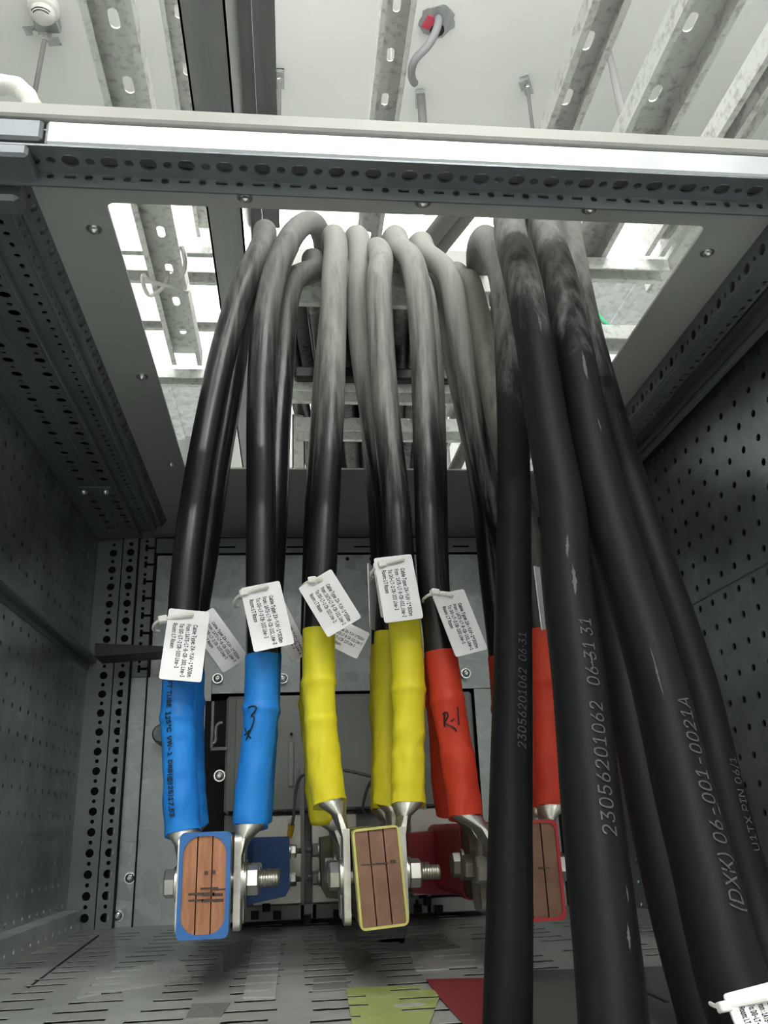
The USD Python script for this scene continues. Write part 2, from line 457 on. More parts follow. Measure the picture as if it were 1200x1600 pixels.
for x in (-.2560, -.2300):
    obj('screw', trimesh.creation.uv_sphere(radius=.0045, count=[8, 10]).apply_translation((x, pj[1], .3990)), M_screw, cab, smooth=True)
obj('corner_bracket', bbox(-.215, -.185, .480, .500, .405, .425, .003), M_zincdark, cab)
# right side rail
hr = []
for k in range(28):
    y = .5279 * .985 - .05 + .0247 * k
    hr += [circ(.0130, y, .0046, 12), circ(.0130, y + .0124, .0024, 8)]
obj('side_rail', strip((.3695, .4300), (.3695, .4090), YR0, YR1, hr, flip=True), M_zincdark, cab)
obj('side_rail', cat_(cyl((.3712, YR0, .4093), (.3712, YR1, .4093), .0020, 10), strip((.3712, .4074), (.3915, .4074), YR0, YR1, pattern(.0135, .4866, 27, .0027, .0026, sq=True))), M_zincdark, cab)
obj('side_rail', cat_(strip((.3915, .4074), (.3915, .4240), YR0, YR1), strip((.3915, .4240), (.4180, .4240), YR0, YR1, pattern(.012, .49, 27, .0036, .0016, sq=True))), M_zincdark, cab)
obj('side_rail', cat_(cyl((.4190, YR0, .4085), (.4190, YR1, .4085), .0048, 14), strip((.4235, .4085), (.4290, .4200), YR0, YR1)), M_zincdark, cab)


def perforated(x, inward, z0, z1, rows, r):
    y0, y1 = .48, 1.215
    h = []
    for z in rows:
        y = .6458 - .0276 * 6
        while y < y1 - .01:
            if y > y0 + .008:
                h.append(circ(y, z, r, 10))
            y += .0276
    m = extr(holed(sbox(y0, z0, y1, z1), h), .0018)
    return place(m, (x, 0, 0), (0, 1, 0), (0, 0, 1), (inward, 0, 0))


up = [.4019 - .0249 * k for k in range(8)]
lo = [.2048 - .0256 * k for k in range(13)]
up = [z for z in up if z > .222]
obj('perforated_panel', perforated(XR, 1, .2150, .4190, up, .0036), M_panel, cab)
obj('perforated_panel', perforated(XR, 1, -.1300, .2130, lo, .0036), M_panel, cab)
obj('perforated_panel', perforated(XL, -1, .2330, .4190, [z + .012 for z in up], .0030), M_panel, cab)
obj('perforated_panel', perforated(XL, -1, -.1300, .2230, lo, .0030), M_panel, cab)
obj('shade_skin', box(XR + .04, XR + .043, .40, 1.26, -.14, .43), M_void, cab)  # added skin outside the panel, its black serving as shade in the holes
obj('shade_skin', box(XL - .043, XL - .04, .40, 1.26, -.14, .43), M_void, cab)
obj('panel_fold', bbox(XR - .0012, XR + .001, .48, 1.215, .2128, .2152, .0004), M_zincdark, cab)
for x0_, x1_ in ((XL - .043, XL - .001), (XR + .001, XR + .043)):
    obj('front_post', bbox(x0_, x1_, .446, .479, -.14, .4055, .003), M_zincdark, cab)
# ledge across the left side panels and the black bracket at its end
obj('panel_beam', cat_(bbox(XL - .001, XL + .012, .48, 1.20, .2240, .2335, .002), box(XL - .001, XL + .002, .48, 1.20, .2165, .2240)), M_zincdark, cab)
pb0, pb1 = at(148, 1016, Y=1.10), at(256, 1022, Y=1.10)
blade = Polygon([(0, -.008), (0, .009), (pb1[0] - pb0[0], .004), (pb1[0] - pb0[0], -.003)])
obj('bracket', place(extr(blade, .05), pb0, (1, 0, 0), (0, 0, 1), (0, 1, 0)), M_black, cab, label='black tapering bracket')
# rear posts
ZP0, ZP1 = -.105, .4065


def post(cols, mirror):
    parts = []
    xm = lambda x: (.150 - x) if mirror else x
    for (a, b, c, y, kind) in cols:
        h = []
        z = .4065 - .0155
        k = 0
        while z > ZP0 + .008:
            if kind == 'T':
                if z > .205:
                    h.append(circ(c, z + .0102, .0024, 10))
                    h.append(Polygon([(c - .002, z - .005), (c + .002, z - .005), (c + .002, z - .0018), (b - .0006, z - .0018), (b - .0006, z + .0018), (c + .002, z + .0018), (c + .002, z + .005), (c - .002, z + .005)]))
            else:
                h += [circ(c, z - .0085, .0052, 16), circ(c, z + .0042, .0026, 10)]
            z -= .0250
        zz0 = .205 if kind == 'T' else ZP0
        pl = holed(sbox(a, zz0, b, ZP1), [q for q in h if q.bounds[1] > zz0 + .001 and q.bounds[3] < ZP1 - .001])
        m = place(extr(pl, .0016), (0, y, 0), (1, 0, 0), (0, 0, 1), (0, 1, 0))
        if mirror:
            m.vertices[:, 0] = .150 - m.vertices[:, 0]
            m.invert()
        parts.append(m)
    return parts


for mir in (False, True):
    for m in post([(-.2710, -.2450, -.2570, YB, 'r'), (-.2425, -.2225, -.2320, YB - .004, 'r'), (-.2205, -.1990, -.2110, YB + .002, 'T')], mir):
        obj('corner_post', m, M_zincdark, cab)
    sx = (lambda x: .150 - x) if mir else (lambda x: x)
    obj('post_shade_core', cat_(*[box(min(sx(a), sx(b)), max(sx(a), sx(b)), y0, y1, ZP0, ZP1) for a, b, y0, y1 in ((-.2720, -.2000, YB + .012, YB + .014), (-.2440, -.2425, YB - .004, YB + .014), (-.2225, -.2210, YB - .004, YB + .014), (-.2000, -.1985, YB + .002, YB + .03))]), M_void, cab)  # hollow of the post, its shade painted near-black
    obj('post_side', box(*sorted((sx(-.2812), sx(-.2700))), YB + .003, YB + .005, ZP0, ZP1), M_zincdark, cab)
# back: slotted cross bar, galvanised upper plate, side mounting plate
zs1, zs0 = at(560, 845, Y=1.2)[2], at(560, 863, Y=1.2)[2]
sl = []
for k in range(12):
    sl.append(sbox(-.16 + .05 * k, (zs0 + zs1) / 2 - .0016, -.135 + .05 * k, (zs0 + zs1) / 2 + .0012))
obj('slotted_bar', place(extr(holed(sbox(-.20, zs0, .36, zs1 + .004), sl), .002), (0, 1.2, 0), (1, 0, 0), (0, 0, 1), (0, 1, 0)), M_zincdark, cab)
zg0 = at(450, 1081, Y=1.2)[2]
zg1 = zs0 - .003
gh = [circ(at(543, 866, Y=1.2)[0], zg1 - .006, .003), circ(at(580, 866, Y=1.2)[0], zg1 - .006, .003), circ(at(396, 870, Y=1.2)[0], zg1 - .006, .003)]
obj('back_plate', place(extr(holed(sbox(-.197, zg0, .36, zg1), gh), .002), (0, 1.203, 0), (1, 0, 0), (0, 0, 1), (0, 1, 0)), M_zinc, cab)
xm0, xm1 = at(203, 1200, Y=1.196)[0], at(324, 1250, Y=1.196)[0]
obj('mounting_plate', cat_(box(xm0 - .012, xm1, 1.196, 1.199, -.1055, .205), bbox(xm0 - .016, xm0 - .008, 1.188, 1.199, -.1055, .200, .002)), M_zinc, cab)
obj('mounting_plate', box(at(742, 1100, Y=1.196)[0], .36, 1.196, 1.199, -.11, zg0 - .002), M_zinc, cab)
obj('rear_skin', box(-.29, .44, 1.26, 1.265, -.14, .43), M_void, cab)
for (px, py) in ((340, 1060), (442, 1060), (584, 1055), (728, 1052), (203, 1372), (184, 1431), (343, 1212)):
    y = 1.112 if px == 343 else 1.196
    c = at(px, py, Y=y)
    w = trimesh.creation.annulus(r_min=.002, r_max=.0072, height=.0012)
    w = place(w, c, (1, 0, 0), (0, 0, 1), (0, -1, 0))
    hd = trimesh.creation.uv_sphere(radius=.0056, count=[10, 14])
    hd.vertices[:, 1] *= .55
    hd.apply_translation(c + [0, -.0012, 0])
    pan = cat_(w, hd, place(trimesh.creation.torus(.0021, .0006, 10, 6), c - [0, .0042, 0], (1, 0, 0), (0, 0, 1), (0, -1, 0)))
    obj('screw', pan, M_screw, cab, smooth=40)
# angle rail along the bottom of the left wall
ah = [circ(y, -.0965, .0026, 8) for y in np.arange(.5, 1.17, .0276)]
obj('angle_rail', cat_(box(XL, -.2610, .48, 1.18, -.0835, -.0820), place(extr(holed(sbox(.48, -.112, 1.18, -.0820), ah), .0016), (-.2610, 0, 0), (0, 1, 0), (0, 0, 1), (1, 0, 0))), M_railface, cab)

# ------------------------------------------------------------------ compartment floor
ZF = -.1050
fl = thing('floor_plate', 'grey slotted insulating plate forming the floor under the busbars', 'plate', (.08, .85, ZF))
slots = []
rr = random.Random(3)
for ci, xc in enumerate(np.arange(-.245, .42, .0545)):
    for k in range(18):
        y = .57 + .0325 * k + (.0 if ci % 2 else .012) + rr.uniform(-.002, .002)
        if y > 1.165 or rr.random() < .04:
            continue
        L = .031 + rr.uniform(-.006, .007)
        x = xc + rr.uniform(-.003, .003)
        n = 8
        top = [(x - L / 2 + L * i / n, y + .0042 + rr.uniform(-.0009, .0009)) for i in range(n + 1)]
        bot = [(x + L / 2 - L * i / n, y - .0042 + rr.uniform(-.0009, .0009)) for i in range(n + 1)]
        slots.append(Polygon(top + bot))
x0 = -.262
ragged = [(x0 + rr.uniform(-.003, .004), y) for y in np.linspace(1.2, .545, 40)]
plate = Polygon(ragged + [(.429, .545), (.429, 1.2)])
obj('plate', place(extr(plate.difference(unary_union(slots)), .0006), (0, 0, ZF - .0006), (1, 0, 0), (0, 1, 0), (0, 0, 1)), M_plate, fl)
obj('backing_sheet', box(-.27, .43, .545, 1.2, ZF - .0095, ZF - .0080), M_void, fl)  # black sheet added underneath as painted shade for the slots


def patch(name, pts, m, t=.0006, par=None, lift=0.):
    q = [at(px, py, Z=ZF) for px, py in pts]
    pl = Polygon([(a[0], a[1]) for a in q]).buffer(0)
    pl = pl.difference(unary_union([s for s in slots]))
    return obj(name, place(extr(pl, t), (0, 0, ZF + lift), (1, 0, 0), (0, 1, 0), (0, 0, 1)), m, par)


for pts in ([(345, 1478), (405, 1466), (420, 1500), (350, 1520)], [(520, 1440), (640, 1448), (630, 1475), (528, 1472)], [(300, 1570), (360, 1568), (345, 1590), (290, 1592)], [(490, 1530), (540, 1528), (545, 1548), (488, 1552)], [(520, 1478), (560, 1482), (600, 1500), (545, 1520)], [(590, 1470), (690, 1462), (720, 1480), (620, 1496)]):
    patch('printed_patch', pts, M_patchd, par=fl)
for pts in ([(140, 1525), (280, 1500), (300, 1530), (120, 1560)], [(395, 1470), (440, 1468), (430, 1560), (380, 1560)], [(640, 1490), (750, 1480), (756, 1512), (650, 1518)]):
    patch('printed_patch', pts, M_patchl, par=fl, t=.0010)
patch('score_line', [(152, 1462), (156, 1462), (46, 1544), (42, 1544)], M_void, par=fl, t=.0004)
g = thing('green_sheet', 'small olive green printed sheet lying on the floor plate at the bottom edge', 'sheet', at(615, 1570, Z=ZF))
patch('sheet', [(541, 1546), (645, 1543), (690, 1552), (672, 1600), (650, 1640), (556, 1640)], M_greensheet, par=g, lift=.0006)
e = at(640, 1574, Z=ZF)
obj('pale_mark', place(extr(affinity.scale(circ(0, 0, .010, 20), 1, .42), .0004), e + [0, 0, .0012], (1, 0, 0), (0, 1, 0), (0, 0, 1)), M_patchl, g)
g = thing('maroon_sheet', 'dark maroon sheet lying on the floor plate beside the green one', 'sheet', at(715, 1560, Z=ZF))
q = [at(px, py, Z=ZF) for px, py in ((666, 1533), (770, 1531), (790, 1640), (740, 1640), (722, 1600), (690, 1565))]
obj('sheet', place(extr(Polygon([(a[0], a[1]) for a in q]), .0008), (0, 0, ZF + .0006), (1, 0, 0), (0, 1, 0), (0, 0, 1)), M_maroon, g)
g = thing('cover_panel', 'dark grey cover panel lying on the floor plate between the black cables', 'panel', at(870, 1560, Z=ZF))
q = [at(px, py, Z=ZF) for px, py in ((790, 1522), (1110, 1512), (1200, 1640), (790, 1640))]
obj('panel', place(extr(Polygon([(a[0], a[1]) for a in q]), .002), (0, 0, ZF), (1, 0, 0), (0, 1, 0), (0, 0, 1)), M_darkcover, g)
obj('edge_gap', box(q[0][0] + .062, q[0][0] + .0645, .55, q[0][1] - .002, ZF + .0019, ZF + .0024), M_black, g)

# ------------------------------------------------------------------ breaker
br = thing('circuit_breaker', 'grey moulded case circuit breaker at the back of the cabinet behind the busbars', 'circuit breaker', (.07, 1.15, -.08))
xb0, xb1 = at(351, 1200, Y=1.12)[0], at(745, 1200, Y=1.12)[0]
zb1, zb0 = at(450, 1086, Y=1.12)[2], at(450, 1436, Y=1.12)[2]
zt = at(450, 1268, Y=1.12)[2]
obj('body', cat_(bbox(xb0, xb1, 1.120, 1.19, zt, zb1, .003), bbox(xb0, xb1, 1.135, 1.19, zb0, zt, .002)), M_breaker, br)
obj('cover_strip', bbox(at(366, 1200, Y=1.118)[0], at(374, 1200, Y=1.118)[0] + .012, 1.116, 1.122, zt, zb1 - .004, .0015), M_breaker2, br)
obj('dark_recess', box(at(318, 1200, Y=1.19)[0], xb0 + .004, 1.185, 1.1955, zb0 + .02, zb1 + .004), M_void, br)
for k in (468, 486, 637, 655):
    x = at(k, 1200, Y=1.112)[0]
    obj('phase_barrier', bbox(x, x + .006, 1.104, 1.14, zb0, zt + .05, .001), M_breaker2, br)
for (a, b_, y0, y1) in ((398, 471, 1276, 1412), (487, 560, 1274, 1408), (640, 730, 1264, 1396)):
    q0, q1 = at(a, y0, Y=1.1), at(b_, y1, Y=1.1)
    obj('terminal_plate', bbox(q0[0], q1[0], 1.100, 1.128, q1[2], q0[2], .001), M_terminal, br)
for (px, py, w) in ((362, 1271, 10), (435, 1271, 12), (452, 1271, 9), (560, 1268, 14), (578, 1268, 10), (660, 1264, 14), (682, 1264, 12)):
    c = at(px, py, Y=1.118)
    obj('vent_slot', box(c[0] - w * .0004, c[0] + w * .0004, 1.1165, 1.121, c[2] - .0025, c[2] + .0025), M_void, br)
for (px, py) in ((398, 1430), (433, 1430), (416, 1418), (480, 1436), (527, 1428), (543, 1420), (653, 1420), (686, 1421), (668, 1408)):
    c = at(px, py, Y=1.1)
    obj('foot_notch', box(c[0] - .0045, c[0] + .0045, 1.098, 1.14, c[2] - .0045, c[2] + .0045), M_void, br)
    if zb0 > -.2:
        pass
obj('terminal_shelf', bbox(xb0, xb1, 1.104, 1.14, zb0, at(450, 1414, Y=1.1)[2], .001), M_breaker, br)
for (px, w) in ((454, 9), (590, 9)):
    c = at(px, 1190, Y=1.118)
    obj('relief_strip', bbox(c[0] - .003, c[0] + .004, 1.116, 1.121, c[2] - .03, c[2] + .025, .001), M_breaker2, br)
    obj('pin_hole', cyl(c + [.001, -.003, .034], c + [.001, .002, .034], .0018, 10), M_void, br)
# latch hook in the dark slot left of the breaker
c = at(343, 1140, Y=1.10)
hook = np.array([at(333, 1162, Y=1.10), at(336, 1160, Y=1.10), at(337, 1140, Y=1.10), at(341, 1131, Y=1.10), at(348, 1129, Y=1.10)])
lt = thing('latch_hook', 'small grey latch hook in the dark slot beside the breaker', 'latch', hook[0])
obj('hook', tube(resample(hook, .003)[0], .0022, 10), M_zinc, lt, smooth=40)
obj('guide', cat_(box(*sorted((at(331, 1100, Y=1.104)[0], at(335, 1100, Y=1.104)[0])), 1.102, 1.116, at(333, 1168, Y=1.104)[2], at(333, 1096, Y=1.104)[2]),
                  box(*sorted((at(331, 1100, Y=1.104)[0], at(356, 1100, Y=1.104)[0])), 1.108, 1.116, at(333, 1172, Y=1.104)[2], at(333, 1167, Y=1.104)[2])), M_zincdark, lt)
c = at(252, 1146, Y=1.15)
kn = thing('round_knob', 'pale round knob on the back plate behind the left blue cable', 'knob', c)
obj('knob', place(trimesh.creation.revolve(np.array([(0, .045), (.010, .045), (.0125, .040), (.0135, .0), (0, 0)]), sections=24), c + [0, .044, 0], (1, 0, 0), (0, 0, 1), (0, -1, 0)), M_breaker2, kn, smooth=40)

# sensing wires with yellow ferrules
for (pts, lab) in ((((485, 1208, 1.04), (470, 1214, 1.05), (463, 1232, 1.06), (460, 1262, 1.07), (455, 1292, 1.085)), 'grey sensing wire with yellow ferrule on the blue phase terminal'),
                   (((655, 1238, 1.06), (600, 1222, 1.06), (585, 1216, 1.05), (573, 1235, 1.06), (568, 1268, 1.09)), 'grey sensing wire dropping behind the yellow cables'),
                   (((536, 1203, 1.05), (556, 1207, 1.05), (590, 1216, 1.06), (640, 1230, 1.07)), 'grey sensing wire looping across the breaker between the yellow cables')):
    P = [at(a, b_, Y=c) for a, b_, c in pts]
    w = thing('sensing_wire', lab, 'wire', P[0])
    Q, s = resample(P, .002)
    rad = np.array([.0018 + .0004 * (int(x / .004) % 2) * (i < len(s) * .45) for i, x in enumerate(s)])
    obj('wire', tube(Q, rad, 10), M_wire, w, smooth=50)
    if 'ferrule' in lab:
        obj('ferrule', tube(np.array([at(455.5, 1288, Y=1.085), at(454, 1300, Y=1.087), at(451.5, 1309, Y=1.088)]), np.array([.0042, .0036, .0024]), 12), M_ferrule, w)

# ------------------------------------------------------------------ busbars
ZB0, ZB1 = -.0645, -.0005
YF0 = .645


def busbar(label, xa, xb, corner, m_cu, m_film, m_block, blk, marks, film, n_right, turn=0.):
    t = thing('busbar', label, 'busbar', ((xa + xb) / 2, .7, ZB0))
    w = (xb - xa) / 3
    tw = lambda g_: affinity.rotate(g_, turn, origin=((xa + xb) / 2, (ZB0 + ZB1) / 2))
    full = affinity.translate(rounded(xb - xa, ZB1 - ZB0, corner, 8), xa, ZB0)
    bars = []
    for k in range(3):
        piece = full.intersection(sbox(xa + w * k + .0004, ZB0, xa + w * (k + 1) - .0004, ZB1)).buffer(-.0006).buffer(.0006)
        y0 = YF0 + (.0006 if k == 1 else 0)
        bar = obj('copper_bar', place(extr(tw(piece), .40), (0, y0, 0), (1, 0, 0), (0, 0, 1), (0, 1, 0)), m_cu, t)
        bars.append(bar)
    for (px, py, L, th, k) in marks:
        c = at(px, py, Y=YF0 - .0003)
        obj('marker_line', box(c[0] - L / 2, c[0] + L / 2, YF0 - .0004, YF0 + .0005, c[2] - th / 2, c[2] + th / 2), M_inkbrown, bars[min(2, max(0, int((c[0] - xa) / w)))])
    # shrink film around the stack, its front edge a little ragged
    rr = random.Random(int(xa * 1000))
    ring = affinity.translate(rounded(xb - xa + 2 * film, ZB1 - ZB0 + 2 * film, .004), xa - film, ZB0 - film).difference(full.buffer(-.0007))
    obj('film', place(extr(tw(ring), .017), (0, YF0 - .0012, 0), (1, 0, 0), (0, 0, 1), (0, 1, 0)), m_film, t)
    thin = full.buffer(.0016).difference(full.buffer(.0001))
    obj('film', place(extr(tw(thin), .20), (0, .845, 0), (1, 0, 0), (0, 0, 1), (0, 1, 0)), m_film, t)
    # rear link block to the breaker terminal
    x0, x1, sgn = blk
    pl = Polygon([(x0, -.005), (x1, -.006), (x1 + .0004, -.058), (x1 - .004 * sgn, -.0655), (x0, -.074)]) if sgn > 0 else Polygon([(x0, -.008), (x1, -.004), (x1, -.072), (x0 + .006, -.069), (x0 + .001, -.060)])
    lc = obj('link_cover', place(extr(pl, .075), (0, 1.0, 0), (1, 0, 0), (0, 0, 1), (0, 1, 0)), m_block, t)
    xs = x1 if sgn > 0 else x0
    for z in (-.022, -.052):
        c = np.array([xs, 1.062, z])
        ax = np.array([1.0 if sgn > 0 else -1.0, 0, 0])
        obj('clamp_bolt', cat_(cyl(c - ax * .004, c + ax * .0012, .0085, 16), hexa(c + ax * .001, ax, .013, .007), thread(c + ax * .008, ax, .0032, .006)), M_bolt, lc, smooth=30)
    # clamping bolts of the lugs, nut and thread on the right, head on the left
    for i, y in enumerate((.697, .750, .803)[:max(2, n_right)]):
        z = -.0335
        xr, xl = xb + .0075, xa - .0075
        n = obj('bolt', cat_(cyl((xl - .002, y, z), (xr, y, z), .0058, 14), hexa((xl - .0022, y, z), (-1, 0, 0), .018, .0085), thread((xr + .011, y, z), (1, 0, 0), .0058, .0165)), M_bolt, t, smooth=30)
        obj('washer', cat_(cyl((xr, y, z), (xr + .0018, y, z), .0130, 24), cyl((xr + .0018, y, z), (xr + .0034, y, z), .0105, 24)), M_bolt, n, smooth=30)
        obj('washer', cyl((xl - .0022, y, z), (xl, y, z), .0130, 24), M_bolt, n, smooth=30)
        obj('nut', hexa((xr + .0034, y, z), (1, 0, 0), .0185, .0095), M_bolt, n, smooth=30)
    return t


busbar('stack of three copper bars with blue insulation under the blue cables', -.0765, -.0455, .0125, M_copper, M_bluefilm, M_blueblock, (-.060, -.0040, 1),
       [(327, 1388, .012, .0012, 0), (342, 1390, .011, .0011, 0), (306, 1397, .010, .0016, 0), (326, 1397, .008, .0022, 0), (340, 1398, .007, .002, 0), (306, 1407, .010, .0013, 0), (324, 1407, .008, .0018, 0), (341, 1407, .007, .002, 0), (322, 1364, .0024, .0024, 0), (334, 1363, .0022, .0026, 0)], .0020, 2)
busbar('stack of three brown copper bars with yellow edge film under the yellow cables', .0450, .0770, .0020, M_copperdull, M_yellowfilm, M_olive, (.0300, .0640, -1),
       [(575, 1351, .010, .0008, 0), (597, 1349, .009, .0009, 0), (614, 1346, .004, .002, 0)], .0010, 3, 4.)
busbar('stack of three dark copper bars with red film behind the first black cable', .1580, .1910, .0060, M_copperdull, M_redfilm, M_redblock, (.1266, .1780, -1),
       [(850, 1356, .008, .0010, 0)], .0014, 3)

# ------------------------------------------------------------------ cables
RC = .0130
RS = .0136


def Yw(px, py, w):
    """Depth at which a cable of radius RC looks w pixels wide."""
    ax = 2 * RC * F / w
    r = M.T @ np.array([(px - 600) / F, (py - 800) / F, 1.0])
    return r[1] * ax


def bend(x, Yl, zl, ztop, tail):
    """From the top of a rising leg over the bend and back along the tray."""
    R = ztop - zl
    c = []
    for a in (25, 50, 75):
        a = math.radians(a)
        c.append((x, Yl + R * (1 - math.cos(a)), zl + R * math.sin(a)))
    return c + list(tail)


def sleeve_radius(s, seed, lug=.03):
    r = np.full(len(s), RS)
    rr = random.Random(seed)
    x = .0
    for (c, a, w) in [(rr.uniform(.085, .10), .0014, .0035)] + [(rr.uniform(.005, .085), rr.uniform(-.0005, .0006), rr.uniform(.003, .007)) for _ in range(9)]:
        r += a * np.exp(-((s - c) / w) ** 2)
    r -= .0007 * np.exp(-((s - .06) / .02) ** 2)
    return r


def lug(par, foot, palm_x, side, yc, into):
    """Tinned lug: barrel inside the sleeve, pinched transition, flat palm against the bars."""
    bx, by, bz = foot
    xi, xo = (palm_x, palm_x + .005 * side) if side > 0 else (palm_x - .005, palm_x)
    x0, x1 = min(palm_x, palm_x + .005 * side), max(palm_x, palm_x + .005 * side)
    top = min(bz - .010, .004)
    ring = [(bx + .0134 * math.cos(a), by + .0130 * math.sin(a), bz + .002) for a in np.linspace(0, 2 * math.pi, 16, endpoint=False)]
    low = [(x, yc + dy, top - .010) for x in (x0, x1) for dy in (-.0165, .0165)]
    barrel = cyl(np.array(foot) + (into - foot) * .02, np.array(foot) + (into - foot) * .4, .0118, 16)
    # the pinched neck: near wall folds flat onto the palm
    mid = [(palm_x + side * .0025 + (bx - palm_x) * .35 + .006 * math.cos(a), by + .0150 * math.sin(a), bz - .008) for a in np.linspace(0, 2 * math.pi, 14, endpoint=False)]
    neck = cat_(trimesh.convex.convex_hull(np.array(ring + mid)), trimesh.convex.convex_hull(np.array(mid + low)))
    ph = affinity.translate(rounded(.036, .066, .006), yc - .018, -.0665)
    ph = ph.union(sbox(yc - .018, -.03, yc + .018, top - .004))
    palm = place(extr(ph, .005), (x0, 0, 0), (0, 1, 0), (0, 0, 1), (1, 0, 0))
    obj('lug', cat_(barrel, neck, palm), M_tin, par, label='tinned crimp lug', smooth=35)


CABLES, RADII = {}, {}


def cable(key, label, pts, top, group=None, sleeve=None, lugx=None, side=1, lugy=None, seed=1, mj=None, width=False, tailend=None, extend=0.):
    """pts: (px, py, Y) from the bottom up; top: 3-D points over the bend and along the tray."""
    if width:                                       # smooth depth profile from the measured widths
        ys = np.array([b_ for _, b_, _ in pts], float)
        fit = np.polyfit(ys, [Yw(*p) for p in pts], 3)
        pts = [(a, b_, float(np.polyval(fit, b_))) for a, b_, _ in pts]
    P = [at(a, b_, Y=c) for a, b_, c in pts]
    if extend:
        d = P[0] - P[1]
        d /= np.linalg.norm(d)
        P = [P[0] + d * extend] + P
    P = P + [np.array(p) for p in top]
    Q, s = resample(P)
    t = thing('power_cable', label, 'cable', Q[0], group)
    mj = mj or M_jacket
    i0 = 0
    if sleeve:
        m_s, ytop = sleeve[0], sleeve[1]
        v = (M @ Q.T).T
        py = v[:, 1] / v[:, 2] * F + 800
        i0 = int(np.argmax(py < ytop))
        Qs, ss = resample(Q[:i0 + 1], .0022)
        r = sleeve_radius(ss, seed)
        sides = 28
        nz = np.stack([np.repeat(ss[:, None] * 55, sides, 1), np.repeat(np.cos(np.arange(sides) / sides * 2 * math.pi)[None] * 1.6, len(ss), 0), np.repeat(np.sin(np.arange(sides) / sides * 2 * math.pi)[None] * 1.6 + seed * 7, len(ss), 0)], -1)
        fade = np.clip((.13 - ss) / .05, .1, 1)
        r2 = r[:, None] + (meshkit.fbm(nz, 3, seed) - .5) * .0030 * fade[:, None]
        sl_ = obj('sleeve', tube(Qs, r2, sides, cap=True, slant=.0035 * (1 if seed % 2 else -1)), m_s, t, label=sleeve[2] + ' heat shrink sleeve', smooth=40)
        CABLES[key] = (sl_, Q, s, Qs)
        RADII[key] = r2.max(1)
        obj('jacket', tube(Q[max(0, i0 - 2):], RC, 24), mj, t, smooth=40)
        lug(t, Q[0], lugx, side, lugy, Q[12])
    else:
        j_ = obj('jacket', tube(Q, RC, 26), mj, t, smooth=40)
        CABLES[key] = (j_, Q, s, Q)
    return t


def top_for(ax, Yl, z0=.555, dz=.125, drift=.10, py=385):
    z0 -= .012
    x = at(ax, py, Y=Yl + .02)[0]
    zt_ = z0 + dz
    return bend(x, Yl, z0, zt_, [(x + drift * .15, Yl + .26, zt_ + .006), (x + drift * .5, Yl + .60, zt_ + .010), (x + drift * 1.2, Yl + 1.3, zt_ + .012), (x + drift * 2.2, Yl + 2.2, zt_ + .012)])


yl, yb_, yc_ = .698, .750, .803
bxR, bxL = -.0430, -.0790
cable('c1', 'black cable with blue sleeve and front white tag, leftmost of all the cables',
      [(287, 1303, yl), (283, 1250, yl), (280, 1180, yl), (279, 1100, yl), (284, 1000, yl), (291, 900, yl), (310, 750, .705), (330, 640, .71), (345, 567, .715), (363, 500, .72), (388, 430, .725)],
      top_for(412, .735, .542), sleeve=(M_blue, 1035, 'blue'), lugx=bxL, side=-1, lugy=yl, seed=1)
cable('c1b', 'blue sleeved black cable tucked behind the leftmost cable',
      [(300, 1290, yb_), (297, 1250, yb_), (294, 1100, yb_), (303, 960, yb_), (315, 890, yb_), (335, 750, yb_), (352, 650, yb_), (366, 560, yb_), (380, 490, yb_), (402, 430, yb_)],
      top_for(424, .77, .55, .115), sleeve=(M_blue, 1055, 'blue'), lugx=bxL, side=-1, lugy=yb_, seed=2)
cable('c2', 'black cable arching over with a marked blue sleeve, right of the blue busbar',
      [(391, 1292, yl), (399, 1200, yl), (408, 1100, yl), (409, 1020, yl), (408, 900, yl), (408, 780, .70), (407, 650, .705), (411, 540, .71), (428, 433, .72), (447, 385, .73)],
      [at(468, 355, Y=.775), at(490, 349, Y=.84), at(503, 372, Y=.92), at(505, 420, Y=1.03), (.06, 1.5, .69), (.14, 2.2, .70), (.2, 2.9, .70)], sleeve=(M_blue, 1026, 'blue'), lugx=bxR, side=1, lugy=yl, seed=3)
cable('c2b', 'thin looking blue sleeved cable behind the arching one, shiny near its top',
      [(400, 1283, yb_), (405, 1200, yb_), (412, 1100, yb_), (416, 1020, yb_), (422, 900, yb_), (430, 760, yb_), (434, 650, .755), (443, 540, .765), (462, 435, .775)],
      top_for(490, .79, .56, .10), sleeve=(M_blue, 1030, 'blue'), lugx=bxR, side=1, lugy=yb_, seed=4)
cable('c3', 'black cable with yellow sleeve left of the yellow busbar, third from the left',
      [(515, 1256, yl), (510, 1228, yl), (502, 1147, yl), (499, 1090, yl), (498, 1030, yl), (499, 960, yl), (503, 880, yl), (508, 783, .70), (513, 700, .705), (518, 600, .71), (521, 500, .72), (523, 420, .73)],
      top_for(524, .735, .539), sleeve=(M_yellow, 990, 'yellow'), lugx=.0425, side=-1, lugy=yl, mj=M_jacketdustlit, seed=5)
cable('c3b', 'yellow sleeved cable hidden behind the third cable from the left',
      [(510, 1282, yb_), (503, 1228, yb_), (493, 1100, yb_), (492, 1020, yb_), (494, 900, yb_), (498, 783, yb_), (503, 700, yb_), (509, 600, yb_), (518, 500, yb_), (526, 430, yb_)],
      top_for(533, .775, .555, .11), sleeve=(M_yellow, 1074, 'yellow'), lugx=.0425, side=-1, lugy=yb_, mj=M_jacketdustlit, seed=6)
